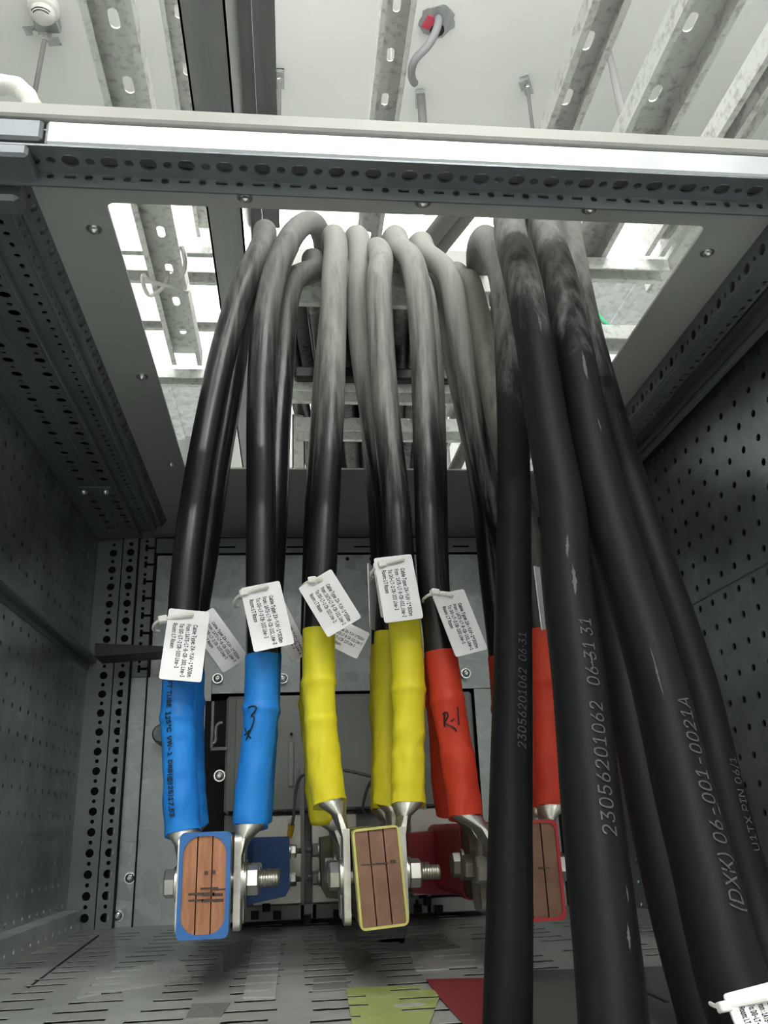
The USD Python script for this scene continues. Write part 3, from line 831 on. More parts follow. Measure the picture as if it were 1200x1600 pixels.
cable('c4', 'yellow sleeved cable just left of and behind the middle yellow one',
      [(607, 1253, yb_), (607, 1200, yb_), (606, 1100, yb_), (608, 1000, yb_), (611, 900, yb_), (606, 783, yb_), (591, 700, yb_), (580, 633, yb_), (569, 567, .752), (562, 500, .755), (560, 430, .757)],
      top_for(561, .757, .555, .13), sleeve=(M_yellow, 991, 'yellow'), lugx=.0800, side=1, lugy=yb_, mj=M_jacketdustlit, seed=8)
cable('c4b', 'dull yellow sleeved cable furthest back of the middle yellow three',
      [(602, 1268, yc_), (602, 1180, yc_), (600, 1100, yc_), (601, 1000, yc_), (600, 900, yc_), (594, 783, yc_), (585, 690, yc_), (576, 600, yc_), (570, 500, yc_), (572, 440, yc_)],
      top_for(575, .82, .56, .10), sleeve=(M_yellow, 1018, 'yellow'), lugx=.0800, side=1, lugy=yc_, mj=M_jacketdustlit, seed=9)
cable('c5', 'black cable with bulging yellow sleeve and the highest white tag',
      [(638, 1258, yl), (638, 1200, yl), (638, 1100, yl), (637, 1040, yl), (632, 975, yl), (626, 900, yl), (618, 783, .70), (609, 700, .705), (600, 600, .71), (594, 500, .715), (593, 430, .72)],
      top_for(593, .722, .520, .110), sleeve=(M_yellow, 971, 'yellow'), lugx=.0800, side=1, lugy=yl, mj=M_jacketdustlit, seed=7)
cable('c6', 'black cable with red sleeve handwritten R-1 above the red busbar',
      [(727, 1278, yl), (722, 1228, yl), (711, 1160, yl), (700, 1100, yl), (690, 1029, yl), (680, 950, yl), (674, 880, yl), (670, 783, .70), (667, 700, .705), (664, 600, .71), (658, 500, .715), (642, 405, .725)],
      top_for(624, .74, .545, .125), sleeve=(M_red, 1029, 'red'), lugx=.1555, side=-1, lugy=yl, mj=M_jacketdustlit, seed=11)
cable('c6b', 'dark red sleeved cable shaded behind the one marked R-1',
      [(706, 1272, yb_), (702, 1240, yb_), (696, 1180, yb_), (691, 1107, yb_), (686, 1040, yb_), (682, 950, yb_), (679, 850, yb_), (678, 750, yb_), (676, 650, yb_), (671, 550, yb_), (658, 450, yb_)],
      top_for(640, .785, .55, .11), sleeve=(M_red, 1036, 'red'), lugx=.1555, side=-1, lugy=yb_, mj=M_jacketdustlit, seed=12)
cable('c7b', 'dusty black cable leaning right behind the first black cable, red sleeve mostly hidden',
      [(798, 1262, yc_), (796, 1200, yc_), (789, 1080, yc_), (779, 980, yc_), (768, 890, yc_), (757, 783, yc_), (740, 690, yc_), (720, 600, .80), (702, 510, .80), (688, 440, .80)],
      top_for(668, .81, .56, .11), sleeve=(M_red, 1028, 'red'), lugx=.1940, side=1, lugy=yc_, mj=M_jacketdustlit, seed=13)
cable('c7', 'long black cable sweeping from top middle down right, behind the first black cable',
      [(848, 1262, yb_), (846, 1200, yb_), (838, 1080, yb_), (820, 960, yb_), (800, 880, yb_), (774, 790, yb_), (752, 700, yb_), (734, 600, .75), (715, 500, .75), (693, 420, .755)],
      top_for(665, .755, .55, .125), sleeve=(M_red, 1000, 'red'), lugx=.1940, side=1, lugy=yb_, mj=M_jacketdustlit, seed=14)
cable('c8', 'olive grey dusty cable running to the bright red sleeve right of the first black cable',
      [(864, 1262, yl), (862, 1200, yl), (858, 1100, yl), (850, 1000, yl), (838, 915, yl), (818, 820, .70), (792, 710, .71), (768, 600, .73), (748, 500, .75), (732, 440, .765)],
      top_for(716, .80, .555, .10), sleeve=(M_red, 990, 'red'), lugx=.1940, side=1, lugy=yl, mj=M_jacketolive, seed=15)
cable('f1', 'straight black cable hanging in front of the red busbar, numbered along its length',
      [(792, 1620, 80), (795, 1500, 75), (798, 1250, 67), (801, 1062, 62), (802, 912, 58), (803, 800, 54), (802, 700, 49.5), (799, 600, 47), (793, 500, 45), (783, 425, 44)],
      [at(768, 388, Y=.655), at(755, 372, Y=.715), at(746, 392, Y=.80), at(752, 470, Y=.96), at(768, 580, Y=1.25), (.34, 1.9, .72), (.40, 2.7, .72)], mj=M_jacketd, width=True, extend=.5)
f2t = at(796, 350, Y=.548)
cable('f2', 'thick black foreground cable with white scuffs, second from the right pair',
      [(962, 1640, 112), (950, 1500, 108), (935, 1362, 100), (923, 1250, 92), (905, 1062, 85), (887, 912, 77), (880, 800, 73), (862, 700, 67), (846, 600, 62), (829, 500, 58), (811, 420, 54.5)],
      [f2t, at(798, 304, Y=.565), at(804, 288, Y=.62), at(812, 328, Y=.71), at(818, 400, Y=.82), at(820, 480, Y=.95), at(808, 600, Y=1.25), (.42, 1.9, .72), (.48, 2.7, .72)], mj=M_jacketd, width=True, extend=.5)
f3t = at(852, 352, Y=.556)
cable('f3', 'thick black foreground cable printed with long code, between the scuffed cable and right edge',
      [(1170, 1610, 118), (1135, 1500, 108), (1101, 1362, 100), (1072, 1250, 93), (1027, 1062, 84), (982, 912, 78), (948, 793, 72), (925, 700, 66), (907, 600, 61), (888, 500, 56.5), (872, 425, 54)],
      [f3t, at(850, 306, Y=.573), at(854, 290, Y=.628), at(860, 330, Y=.718), at(862, 400, Y=.828), at(860, 480, Y=.958), at(846, 600, Y=1.25), (.46, 1.9, .72), (.52, 2.7, .72)], mj=M_jacketd, width=True, extend=.5)
f4t = at(888, 365, Y=.640)
cable('f4', 'rightmost black cable running down along the perforated panel',
      [(1238, 1640, .50), (1215, 1550, .505), (1192, 1460, .515), (1160, 1350, .525), (1124, 1212, .535), (1088, 1062, .55), (1038, 912, .565), (998, 793, .58), (968, 700, .59), (939, 600, .60), (913, 500, .61), (898, 425, .62)],
      [f4t, at(886, 336, Y=.656), at(888, 324, Y=.71), at(890, 350, Y=.79), at(888, 412, Y=.90), at(880, 520, Y=1.1), at(870, 605, Y=1.4), (.50, 1.9, .72), (.56, 2.7, .72)], mj=M_jacketd, extend=.5)
f5t = at(842, 372, Y=.70)
cable('f5', 'dark shaded cable showing between the two thick foreground cables',
      [(1112, 1640, .455), (1090, 1560, .472), (1058, 1450, .50), (1028, 1330, .53), (1000, 1200, .56), (972, 1050, .585), (944, 900, .60), (922, 800, .615), (900, 690, .63), (880, 580, .65), (860, 470, .67)],
      [f5t, at(839, 349, Y=.716), at(838, 344, Y=.77), at(838, 375, Y=.85), at(836, 450, Y=.98), at(826, 590, Y=1.3), (.44, 1.9, .75), (.50, 2.7, .75)], mj=M_jacketd, extend=.5)
# two more cables on a higher tray, seen through the top of the opening
for k, lab in ((0, 'left of two dark cables crossing high above the opening'), (1, 'right of two dark cables crossing high above the opening')):
    o = k * 24
    P = [at(598 + o, 480, Z=.86), at(640 + o, 415, Z=.86), at(690 + o, 352, Z=.865), at(735 + o, 290, Z=.87)]
    t = thing('tray_cable', lab, 'cable', P[0])
    obj('jacket', tube(resample(P, .02)[0], .0140, 20), M_jacketd, t, smooth=40)

ORD = ['first', 'second', 'third', 'fourth', 'fifth', 'sixth', 'seventh', 'eighth', 'ninth']
for k in range(9):
    x = .006 + .0275 * k
    P = [(x, .985, .725), (x + .03, 1.3, .722), (x + .085, 1.65, .722), (x + .16, 2.2, .722), (x + .22, 2.95, .722)]
    t = thing('tray_cable', f'black tray cable behind the bends, {ORD[k]} from the left on the overhead tray', 'cable', P[0], 'black cables lying on the overhead tray')
    obj('jacket', tube(resample(P, .02)[0], .0130, 18), M_jacketd, t, smooth=40)


def label_on(key, text, h, py, ang, m, name='printed_text', on_sleeve=False, bold=False, squash=1.0, down=True):
    t, Q, s, Qs = CABLES[key]
    q = Qs if on_sleeve else Q
    ss = np.r_[0, np.cumsum(np.linalg.norm(np.diff(q, axis=0), axis=1))]
    v = (M @ q.T).T
    y = v[:, 1] / v[:, 2] * F + 800
    y = np.where(v[:, 2] > .1, y, 9e3)
    front = np.argmax(y < 500) if (y < 500).any() else len(y)
    i = int(np.argmin(np.abs(y[:front] - py)))
    obj(name, wrap_text(text, h, q, RC, ss[i], ang, down, bold, squash, RADII[key] if on_sleeve else None), m, t)


M_scuff = plain('pale_scuff', (.07, .07, .07), .7)


def scuff(key, py, ang, L, W, seed):
    t, Q, s, Qs = CABLES[key]
    v = (M @ Q.T).T
    y = np.where(v[:, 2] > .1, v[:, 1] / v[:, 2] * F + 800, 9e3)
    i = int(np.argmin(np.abs(y[:int(np.argmax(y < 450))] - py)))
    T, N, B = frames(Q)
    rr = random.Random(seed)
    n = 16
    ms, c = [], 0.
    V, f = [], []
    for k in range(n + 1):
        c += rr.uniform(-.16, .16) * W
        w = W * rr.uniform(.45, 1.) * math.sin(math.pi * (k + .3) / (n + .6))
        for e_ in (-1, 0, 1):
            V.append((L * k / n, c + e_ * w, 0))
    for k in range(n):
        for e_ in (0, 1):
            a_ = 3 * k + e_
            f += [(a_, a_ + 1, a_ + 4), (a_, a_ + 4, a_ + 3)]
    V = np.array(V)
    along = s[i] + V[:, 0]
    th = ang + V[:, 1] / RC
    cc = [np.stack([np.interp(along, s, A[:, k]) for k in range(3)], 1) for A in (Q, N, B)]
    P = cc[0] + (RC + .00025) * (np.cos(th)[:, None] * cc[1] + np.sin(th)[:, None] * cc[2])
    obj('scuff', trimesh.Trimesh(P, f, process=False), M_scuff, t)


for a_ in (('f2', 545, .05, .020, .0012, 1), ('f2', 960, -.1, .020, .0014, 2), ('f2', 900, -.25, .016, .0010, 3), ('f2', 1490, .35, .010, .0009, 4), ('f2', 1430, .5, .006, .0007, 5), ('f2', 1060, .2, .010, .0006, 9),
           ('f3', 615, -.1, .030, .0013, 6), ('f3', 1110, -.45, .030, .0005, 7), ('f3', 700, .1, .012, .0007, 8), ('f3', 1300, .6, .006, .0006, 11)):
    scuff(*a_)
label_on('f1', '23056201062  06·31', .0058, 1180, .25, M_print, down=False)
label_on('f2', '23056201062   06·31 31', .0064, 1335, .15, M_print, down=False)
label_on('f3', '(DXK) 06-001-0021A', .0066, 1450, .25, M_print, down=False)
label_on('f4', 'U1TX PIN 06/1', .0056, 1330, .35, M_print, down=False)
label_on('c1', 'FT TUBE  125°C  VW-1  DRS(@)25/17.53', .0036, 1066, -.42, M_ink, on_sleeve=True, bold=True, squash=1.02)


def scrawl(key, strokes, r=.0006):
    """Felt-pen strokes (px pairs) laid on the front of a sleeve."""
    t, Q, s, Qs = CABLES[key]
    T, N, B = frames(Qs)
    ms = []
    for st in strokes:
        pts = []
        for (px, py) in st:
            d = M.T @ np.array([(px - 600) / F, (py - 800) / F, 1.0])
            best = None
            for i in range(len(Qs)):           # ray against the sleeve taken as a chain of spheres
                c = Qs[i]
                b_ = np.dot(d, c) / np.dot(d, d)
                dist = np.linalg.norm(c - d * b_)
                ri = RADII[key][i] + .0002
                if dist < ri:
                    tt = b_ - math.sqrt(ri ** 2 - dist ** 2) / np.linalg.norm(d)
                    if best is None or tt < best:
                        best = tt
            if best:
                pts.append(d * best)
        if len(pts) > 1:
            Qp = np.array(pts)
            if len(pts) > 2:
                Qp = resample(Qp, .0015)[0]
            ms.append(tube(Qp, r, 6))
    obj('pen_mark', cat_(*ms), M_ink, t)


scrawl('c2', [[(388, 1106), (394, 1103), (400, 1104), (399, 1110), (391, 1120), (396, 1118), (397, 1124), (393, 1137), (388, 1148), (384, 1157)], [(383, 1138), (387, 1148), (392, 1153)], [(382, 1149), (390, 1141)]])
scrawl('c6', [[(695, 1116), (694, 1125), (694, 1136)], [(692, 1117), (698, 1113), (700, 1120), (695, 1127), (702, 1133), (713, 1143)], [(704, 1127), (710, 1123)], [(715, 1105), (716, 1118), (717, 1133)]])

# ------------------------------------------------------------------ cable tags
FULL = lambda n: ['Cable Type: ZA-YJV-1*300m', f'From : 1ATS-LT-B-CB-102, Line-{n}', f'To: DG-LT-2 CB-103 Line-{n}', 'Room: LT Room']


def cable_tag(label, corners, Ys, n, hole=None, knob=None, loop=None, text=True, thick=.0009, ts=1.0):
    """Plastic card tied to a cable; corners TL, TR, BR, BL in pixels with their depths."""
    P = [at(px, py, Y=y) for (px, py), y in zip(corners, Ys)]
    TL, TR, BR, BL = P
    t = thing('cable_tag', label, 'tag', (TL + TR) / 2)
    u = (TR - TL + BR - BL) / 2
    v = (BL - TL + BR - TR) / 2
    W, H = np.linalg.norm(u), np.linalg.norm(v)
    u = u / W
    v = v - u * np.dot(u, v)
    v = v / np.linalg.norm(v)
    n_ = np.cross(u, v)
    if n_[1] > 0:
        n_ = -n_
    O = sum(P) / 4 - u * W / 2 - v * H / 2
    hl = circ(W * .5, H * .1, W * .055, 14)
    if hole is not None:
        d = M.T @ np.array([(hole[0] - 600) / F, (hole[1] - 800) / F, 1.0])
        hp = d * (np.dot(O, n_) / np.dot(d, n_)) - O
        hl = circ(np.dot(hp, u), np.dot(hp, v), W * .055, 14)
    card = holed(rounded(W, H, W * .06), [hl])
    cd = obj('card', place(extr(card, thick), O, u, v, n_), M_card, t)
    if text:
        ms = []
        for k, line in enumerate(FULL(n)):
            tm = meshkit.text_mesh(line, W * .098, .00015, True)
            L = tm.vertices[:, 0].max()
            sc = H * (.74, .745, .63, .36)[k] / L
            tm.vertices[:, 0] *= sc
            ms.append(place(tm, O + u * W * (.60 - .165 * k + .05) + v * H * .205 + n_ * (thick + .00005), v, u, n_))
        obj('printed_text', cat_(*ms), M_ink, cd)
    if hole is not None and knob is not None:
        hc = O + u * hl.centroid.x + v * hl.centroid.y + n_ * (thick + .0012)
        kc = at(knob[0], knob[1], Y=(hc[1] + TL[1]) / 2 - .001)
        Q, _ = resample([hc - n_ * .004, hc + n_ * .0008, (hc + kc) / 2 + n_ * .001, kc], .0015)
        tie = tube(Q, .0019 * ts, 8)
        k2 = bbox(-.0035 * ts, .0035 * ts, -.0028 * ts, .0028 * ts, -.003 * ts, .003 * ts, .0008 * ts)
        d = (kc - hc) / np.linalg.norm(kc - hc)
        w2 = np.cross(d, n_)
        k2 = place(k2, kc, d, w2, n_)
        parts = [tie, k2]
        tail = resample([kc, kc + d * .006 + [0, .004, -.001], kc + d * .009 + [0, .014, -.003], kc + d * .006 + [0, .024, -.003]], .002)[0] if loop is None else resample([kc] + [at(a, b_, Y=c) for a, b_, c in loop], .002)[0]
        parts.append(tube(tail, .0013 * ts, 8))
        obj('cable_tie', cat_(*parts), M_tie, t, label='white nylon tie', smooth=40)
    return t


a = .672
cable_tag('white cable tag tilted slightly left on the leftmost blue cable', [(267, 951), (331, 957.5), (311, 1066), (245, 1061)], [a, a + .004, a - .004, a - .008], 3, (298, 962.5), (254, 968))
cable_tag('grey shaded diamond-tilted tag sticking out behind the leftmost tag', [(296, 972), (336, 947), (384, 1029), (344, 1054)], [.725, .735, .74, .725], 3, None)
cable_tag('upright white tag on the arching cable above the marked blue sleeve', [(385, 919.5), (444.5, 906), (452, 1008), (387, 1020)], [a, a + .003, a - .004, a - .006], 3, (415.5, 919), (381, 927))
cable_tag('narrow grey tag half hidden behind the upright blue cable tag', [(420, 938), (449, 929), (472.5, 1022), (444, 1039)], [.725, .745, .74, .72], 3, None)
cable_tag('white tag tilted right on the cable left of the yellow busbar', [(472, 916), (522.5, 887), (560, 967.6), (506.6, 1000)], [a - .002, a - .004, a - .010, a - .006], 2, (500, 907), (488, 907))
cable_tag('grey tag lying diagonally behind the right-tilted yellow cable tag', [(495, 990), (517, 952), (573.5, 997), (551.6, 1038)], [.725, .735, .73, .72], 2, None)
cable_tag('highest white tag, on the cable with the bulging yellow sleeve', [(594, 874), (656.6, 865), (647, 967.6), (590, 973)], [a, a, a - .006, a - .006], 2, (627.5, 876), (597, 882))
cable_tag('white tag edge peeking out left behind the highest tag', [(597, 885), (655, 878), (640, 965), (580, 960)], [.690, .700, .688, .684], 2, None, text=False)
cable_tag('dark grey tag seen nearly edge on left of the highest tag', [(575, 883), (592, 892), (594, 992), (576, 978)], [.735, .78, .78, .735], 2, None, text=False)
cable_tag('grey white tag tilted right on the cable marked R-1', [(675.5, 931), (723.5, 920.5), (761.6, 1015), (711.5, 1027)], [a, a + .012, a + .008, a - .002], 1, (703, 931.6), (679, 926), loop=[(668, 931, .675), (661, 940, .69)])
cable_tag('white tag turned edge on between the two nearest black cables', [(833, 890), (848, 885), (853, 985), (846, 980)], [.66, .70, .70, .66], 1, None, text=False)
yq = Yw(1150, 1560, 112) - .026
cable_tag('large close white tag cut by the bottom right corner', [(1143, 1553), (1225, 1530), (1256, 1655), (1163, 1680)], [yq, yq + .004, yq - .004, yq - .006], 1, (1222, 1556), (1131, 1573), loop=[(1118, 1572, yq + .008), (1106, 1560, yq + .03)], ts=.58)

# ------------------------------------------------------------------ overhead struts, tray and rungs
def channel(name, label, cat, x0, x1, zlow, y0, y1, h=.024, sp=.06, off=.02, sl=(.022, .010), group=None, m=None):
    """U channel along Y, open downwards, slotted web on top."""
    t = thing(name, label, cat, ((x0 + x1) / 2, (y0 + y1) / 2, zlow))
    th = .0022
    hs = []
    y = y0 + off
    while y < y1 - .02:
        if y - sl[0] / 2 > y0 + .004:
            hs.append(slot((x0 + x1) / 2, y, sl[0], sl[1]))
        y += sp
    mm = m or M_strut
    obj('web', place(extr(holed(sbox(x0, y0, x1, y1), hs), th), (0, 0, zlow + h - th), (1, 0, 0), (0, 1, 0), (0, 0, 1)), mm, t)
    obj('flange', cat_(box(x0, x0 + th, y0, y1, zlow, zlow + h - th), box(x0 + th, x0 + .007, y0, y1, zlow, zlow + th)), mm, t)
    obj('flange', cat_(box(x1 - th, x1, y0, y1, zlow, zlow + h - th), box(x1 - .007, x1 - th, y0, y1, zlow, zlow + th)), mm, t)
    return t


def cross(name, label, cat, x0, x1, y, zlow, h=.022, d=.041, m=None):
    """U channel along X, open downwards."""
    t = thing(name, label, cat, ((x0 + x1) / 2, y, zlow))
    th = .0022
    mm = m or M_strut
    obj('front_flange', bbox(x0, x1, y, y + th, zlow, zlow + h, .0008), mm, t)
    obj('rear_flange', cat_(box(x0, x1, y + d - th, y + d, zlow, zlow + h - th), box(x0, x1, y + d - .008, y + d - th, zlow, zlow + th)), mm, t)
    obj('web', box(x0, x1, y + th, y + d - th, zlow + h - th, zlow + h), mm, t)
    return t


def xs(pxa, pxb, py, z):
    return at(pxa, py, Z=z)[0], at(pxb, py, Z=z)[0]


zS = .69
x0, x1 = xs(121, 204, 0, zS)
channel('strut_channel', 'speckled slotted strut channel at upper left, tied with white wire', 'strut', x0, x1, zS, -.4, at(290, 571, Z=zS)[1], off=.02 + .0, sp=.075)
x0, x1 = xs(248, 296, 0, 1.10)
channel('strut_channel', 'slotted strut channel partly hidden behind the wide grey trunking', 'strut', x0, x1, 1.10, -.4, at(320, 371, Z=1.10)[1], sp=.10)
x0, x1 = xs(597.5, 652, 0, .96)
channel('strut_channel', 'slotted strut channel in the upper middle running away overhead', 'strut', x0, x1, .96, -.4, 2.2, sp=.075, off=.05)
x0, x1 = xs(927, 988, 0, zS)
channel('strut_channel', 'slotted strut channel right of the ceiling hangers', 'strut', x0, x1, zS, -.4, 1.5, sp=.068, off=.035)
x0, x1 = xs(1075, 1167, 0, zS)
channel('strut_channel', 'widest dark slotted strut channel at upper right', 'strut', x0, x1, zS, -.4, at(905, 462, Z=zS)[1], h=.03, sp=.085, off=.03)
x0, x1 = xs(1122, 1160, 212, zS)
channel('strut_channel', 'strut channel ending on the cross strut at the far right of the opening', 'strut', x0, x1, zS, -.4, at(1010, 400, Z=zS)[1], h=.03, sp=.085)
x0, x1 = xs(1168, 1196, 212, zS)
t = thing('strut_bar', 'pale square bar ending in mid air at the right of the opening', 'bar', (x0, .8, zS))
obj('bar', cat_(bbox(x0, x1, -.4, at(1015, 457, Z=zS)[1], zS - .004, zS + .03, .003), box(x1 - .001, x1 + .02, -.4, at(1030, 440, Z=zS)[1], zS + .026, zS + .03)), M_strut, t)
# wide grey trunking
x0, x1 = xs(277, 351, 0, .66)
t = thing('cable_trunking', 'wide dark grey steel trunking running back overhead, left of centre', 'trunking', (x0, .7, .66))
obj('trough', cat_(box(x0, x1, -.4, 2.3, .66, .6625), box(x0, x0 + .002, -.4, 2.3, .66, .72), box(x1 - .002, x1, -.4, 2.3, .66, .80)), M_tray, t)
obj('lip', bbox(x0 - .004, x0 + .003, -.4, 2.3, .7175, .7225, .001), M_tray, t)
x2, x3 = xs(392, 429, 0, .80)
x2b = xs(351, 429, 0, .80)[0]
obj('flange', cat_(box(x1, x2, -.4, 2.2, .798, .801), box(x2, x3, -.4, at(414, 352, Z=.81)[1], .806, .809)), M_tray, t)
# cross struts on the left
for (pyb, z, h, d, xa, xb, lab) in ((391, 1.085, .018, .03, 180, 352, 'thin cross strut carrying the end of the hidden channel'), (421, .99, .034, .041, 180, 372, 'deep cross strut with bright front face behind the tied channel'),
                                    (500, .99, .028, .035, 180, 352, 'lower cross strut with bright top behind the tied channel'), (589, .672, .016, .03, 230, 330, 'cross strut under the end of the tied channel')):
    p = at(xa, pyb, Z=z)
    q = at(xb, pyb, Z=z)
    xl_ = -.80 if z > .9 else p[0] - .15
    cs_ = cross('cross_strut', lab, 'strut', xl_, q[0], p[1], z, h, d)
    if z > .9:
        obj('hanging_rod', cyl((-.76, p[1] + d / 2, z), (-.76, p[1] + d / 2, RZ1), .005, 10), M_wire, cs_)
p, q = at(925, 419, Z=.668), at(1050, 419, Z=.668)
cross('cross_strut', 'cross strut at the right of the opening under the channel end', 'strut', p[0] - .04, q[0], p[1], .668, .018, .03)
p, q = at(930, 528, Z=.60), at(1010, 528, Z=.60)
cross('cross_strut', 'stained cross strut low at the right of the opening', 'strut', p[0] - .06, q[0] + .05, p[1], .60, .022, .04, m=M_strut)
# tray rungs behind the cables
for (py, xa, xb, z, lab) in ((447, 455, 780, .60, 'upper tray rung crossing behind the cable tops'), (610, 452, 760, .60, 'middle tray rung below the hanging rubber sheet'), (672, 462, 735, .60, 'lowest tray rung crossing behind the cables')):
    p, q = at(xa, py, Z=z), at(xb, py, Z=z)
    cross('tray_rung', lab, 'rung', p[0], q[0], p[1], z, .024, .041)
p = at(460, 590, Z=.612)
t = thing('rubber_strip', 'black rubber strip lying along the middle tray rung', 'strip', p)
obj('strip', bbox(p[0], at(720, 590, Z=.612)[0], p[1] - .004, p[1] + .012, .610, .630, .003), M_black, t)
p = at(457, 612, Y=1.27)
q = at(476, 612, Y=1.27)
t = thing('upright_strut', 'pale upright strut hanging below the middle rung, left of the cables', 'strut', (p[0], 1.27, .5))
obj('leg', cat_(box(p[0], q[0], 1.27, 1.2722, .46, .65), box(p[0], p[0] + .002, 1.27, 1.295, .46, .65), box(q[0] - .002, q[0], 1.27, 1.295, .46, .65)), M_strut, t)
# wire tie around the tied channel
P = [at(a_, b_, Z=z) for a_, b_, z in ((226, 432, .684), (250, 444, .682), (275, 450, .682), (290, 456, .684), (293, 448, .70), (288, 440, .72))]
t = thing('wire_tie', 'white tie looped around the speckled strut channel', 'tie', P[0])
ms = [tube(resample(P, .003)[0], .0028, 8)]
for pts in (((243, 458, .684), (252, 452, .683), (260, 440, .686), (262, 425, .70)), ((268, 436, .70), (280, 434, .694), (287, 424, .69), (289, 405, .69), (284, 385, .70)), ((225, 430, .684), (224, 444, .69), (232, 460, .69), (243, 458, .684))):
    ms.append(tube(resample([at(a_, b_, Z=z) for a_, b_, z in pts], .003)[0], .0028, 8))
obj('tie', cat_(*ms), M_tie, t, smooth=50)
# galvanised ducts in the background
p, q = at(150, 580, Y=2.3), at(370, 580, Y=2.3)
t = thing('air_duct', 'bright spangled galvanised duct behind the cross struts on the left', 'duct', (p[0], 2.3, p[2]))
obj('duct', bbox(p[0] - .4, q[0] + .1, 2.3, 2.75, p[2], 2.05, .006), M_duct, t)
obj('seam_flange', bbox(p[0] + .18, p[0] + .21, 2.285, 2.76, p[2] - .008, 2.06, .003), M_duct, t)
p, q = at(880, 404, Y=2.1), at(1100, 404, Y=2.1)
t = thing('air_duct', 'bright spangled galvanised duct seen at the right of the opening', 'duct', (p[0], 2.1, p[2]))
obj('duct', bbox(p[0] - .1, q[0] + .5, 2.1, 2.5, p[2], 2.05, .006), M_duct, t)
obj('seam_flange', bbox(p[0] + .27, p[0] + .30, 2.085, 2.51, p[2] - .008, 2.06, .003), M_duct, t)
p, q = at(930, 545, Y=1.9), at(1000, 545, Y=1.9)
t = thing('air_duct', 'small patch of galvanised duct low at the right of the opening', 'duct', (p[0], 1.9, p[2]))
obj('duct', bbox(p[0] - .2, q[0] + .4, 1.9, 2.1, p[2] - .3, p[2] + .02, .005), M_duct, t)
P = [at(a_, b_, Z=z_) for a_, b_, z_ in ((925, 466, .74), (932, 488, .71), (944, 503, .68), (958, 512, .655), (978, 518, .633), (1000, 521, .6245))]
t = thing('earth_wire', 'green earth wire curving beside the rightmost cable', 'wire', P[0])
obj('wire', tube(resample(P, .01)[0], .0032, 10), M_green, t, smooth=50)

# ------------------------------------------------------------------ ceiling fittings
ZC = RZ1
d = at(66, 27, Z=ZC - .05)
t = thing('smoke_detector', 'round white smoke detector on the ceiling at upper left', 'smoke detector', (d[0], d[1], ZC))
prof = np.array([(0, -.055), (.022, -.055), (.034, -.050), (.040, -.040), (.040, -.030), (.049, -.026), (.052, -.016), (.052, 0), (0, 0)])
obj('housing', trimesh.creation.revolve(prof, sections=36).apply_translation((d[0], d[1], ZC)), M_white, t, smooth=40)
for r_ in (.030, .036):
    pts = np.array([(d[0] + r_ * math.cos(a_), d[1] + r_ * math.sin(a_), ZC - (.0525 if r_ < .033 else .048)) for a_ in np.linspace(-2.5, -.6, 18)])
    obj('vent_slit', tube(pts, .0016, 6), M_ink, t)
obj('base', bbox(d[0] - .04, d[0] + .04, d[1] + .03, d[1] + .075, ZC - .035, ZC, .004), M_tray, t)


def hanger(label, px, py, rod_r=.006, zb=.75, yaw=0., rod_to=None):
    c = at(px, py, Z=ZC - .03)
    t = thing('ceiling_hanger', label, 'hanger', (c[0], c[1], ZC))
    cs, sn = math.cos(yaw), math.sin(yaw)
    R = lambda m_: m_.apply_transform(trimesh.transformations.rotation_matrix(yaw, (0, 0, 1), (c[0], c[1], 0)))
    obj('ceiling_bracket', R(cat_(box(c[0] - .016, c[0] + .016, c[1] - .005, c[1] + .085, ZC - .004, ZC), box(c[0] - .016, c[0] + .016, c[1] - .005, c[1] - .001, ZC - .06, ZC), box(c[0] - .016, c[0] + .016, c[1] - .045, c[1] - .001, ZC - .064, ZC - .060))), M_zinc, t)
    obj('anchor_bolt', R(hexa((c[0], c[1] + .045, ZC - .004), (0, 0, -1), .02, .012)), M_bolt, t)
    end = np.array([c[0], c[1] - .022, zb]) if rod_to is None else rod_to
    obj('rod', cyl((c[0], c[1] - .022, ZC - .05), end, rod_r, 12), M_wire, t, smooth=40)
    obj('nut', hexa((c[0], c[1] - .022, ZC - .080), (0, 0, 1), .02, .014), M_bolt, t)


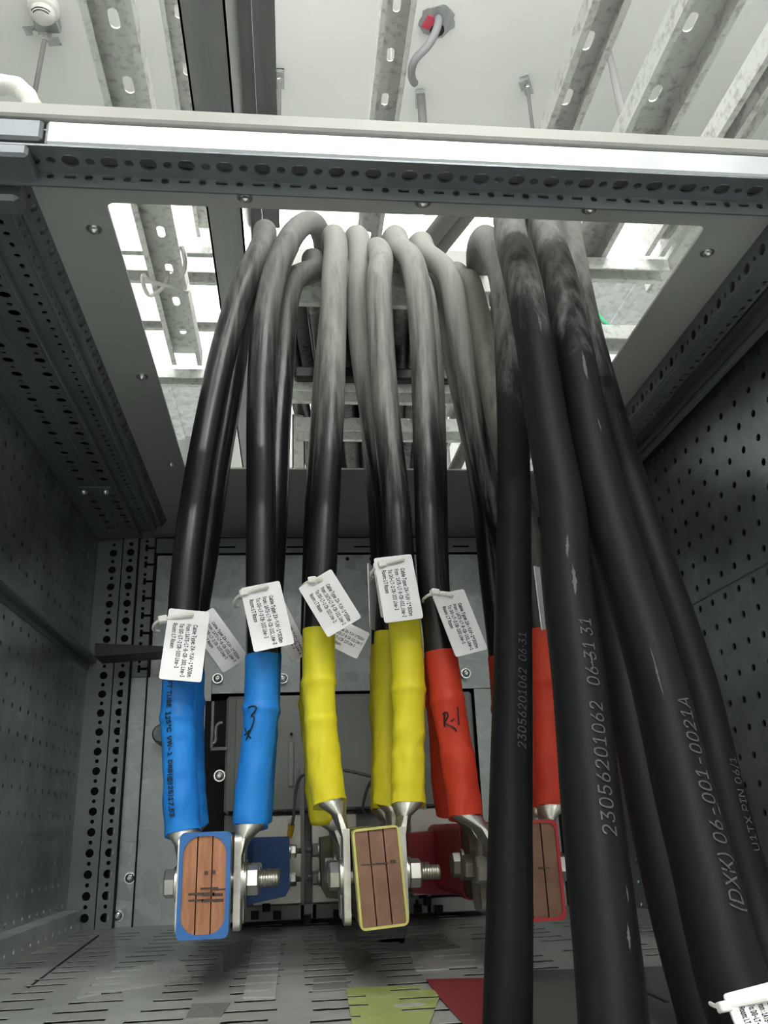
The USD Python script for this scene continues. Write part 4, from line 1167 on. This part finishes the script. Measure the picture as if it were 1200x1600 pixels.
hanger('ceiling hanger with rod beside the wide grey trunking', 437, 118, .007, .9, .0)
hanger('ceiling hanger with thin rod, rightmost, on the bare ceiling', 820, 130, .0065, .8, -.5)
hanger('ceiling hanger with thick grey conduit below the red sealed hole', 656, 150, .016, .9, -.15)
c = at(70, 50, Z=ZC - .03)
hanger('ceiling hanger with rod under the smoke detector', 75, 55, .008, .8, 1.4, rod_to=at(44, 200, Z=ZC - .45))
p, q = at(951, 80, Z=2.2), at(978, 205, Z=1.3)
t = thing('hanger_rod', 'slanting threaded rod between the two right strut channels', 'rod', q)
obj('rod', cyl(p, q, .009, 12), M_wire, t, smooth=40)
obj('nut', hexa(q + [0, 0, -.01], (0, 0, 1), .02, .014), M_bolt, t)
h = at(683, 33, Z=ZC)
t = thing('ceiling_penetration', 'rough hole in the ceiling with red fire seal and grey conduit', 'cable hole', h)
hp = [(h[0] + (.062 + .006 * math.sin(7 * a_)) * math.cos(a_), h[1] + (.062 + .006 * math.cos(5 * a_)) * math.sin(a_)) for a_ in np.linspace(0, 2 * math.pi, 22, endpoint=False)]
obj('sealant', place(extr(Polygon(hp), .004), (0, 0, ZC - .004), (1, 0, 0), (0, 1, 0), (0, 0, 1)), M_tray, t)
obj('red_seal', place(extr(affinity.rotate(sbox(h[0] - .045, h[1] - .02, h[0] - .002, h[1] + .03), 20), .004), (0, 0, ZC - .008), (1, 0, 0), (0, 1, 0), (0, 0, 1)), M_pinkred, t)
obj('dark_hole', place(extr(circ(h[0] + .004, h[1] + .03, .026, 10), .003), (0, 0, ZC - .0085), (1, 0, 0), (0, 1, 0), (0, 0, 1)), M_void, t)
P = [h + [0, 0, .01], h + [-.005, -.02, -.05], at(668, 72, Z=ZC - .10), at(651, 90, Z=ZC - .12), at(643, 110, Z=ZC - .12), at(648, 130, Z=ZC - .10)]
obj('conduit', tube(resample(P, .01)[0], .014, 14), M_greyconduit, t, smooth=40)
P = [at(a_, b_, Y=.62) for a_, b_ in ((-60, 220), (-45, 160), (-10, 135), (15, 133), (35, 143), (52, 170), (60, 215))]
t = thing('wrapped_hose', 'white wrapped hose arching above the cabinet lid at the left edge', 'hose', P[-1])
Q, s = resample(P, .003)
rr_ = .0088 + .0006 * np.sin(s * 420) + .0005 * (meshkit.fbm(np.c_[s * 90, s * 0, s * 0], 3, 5) - .5)
obj('hose', tube(Q, rr_, 20), M_foam, t, smooth=40)
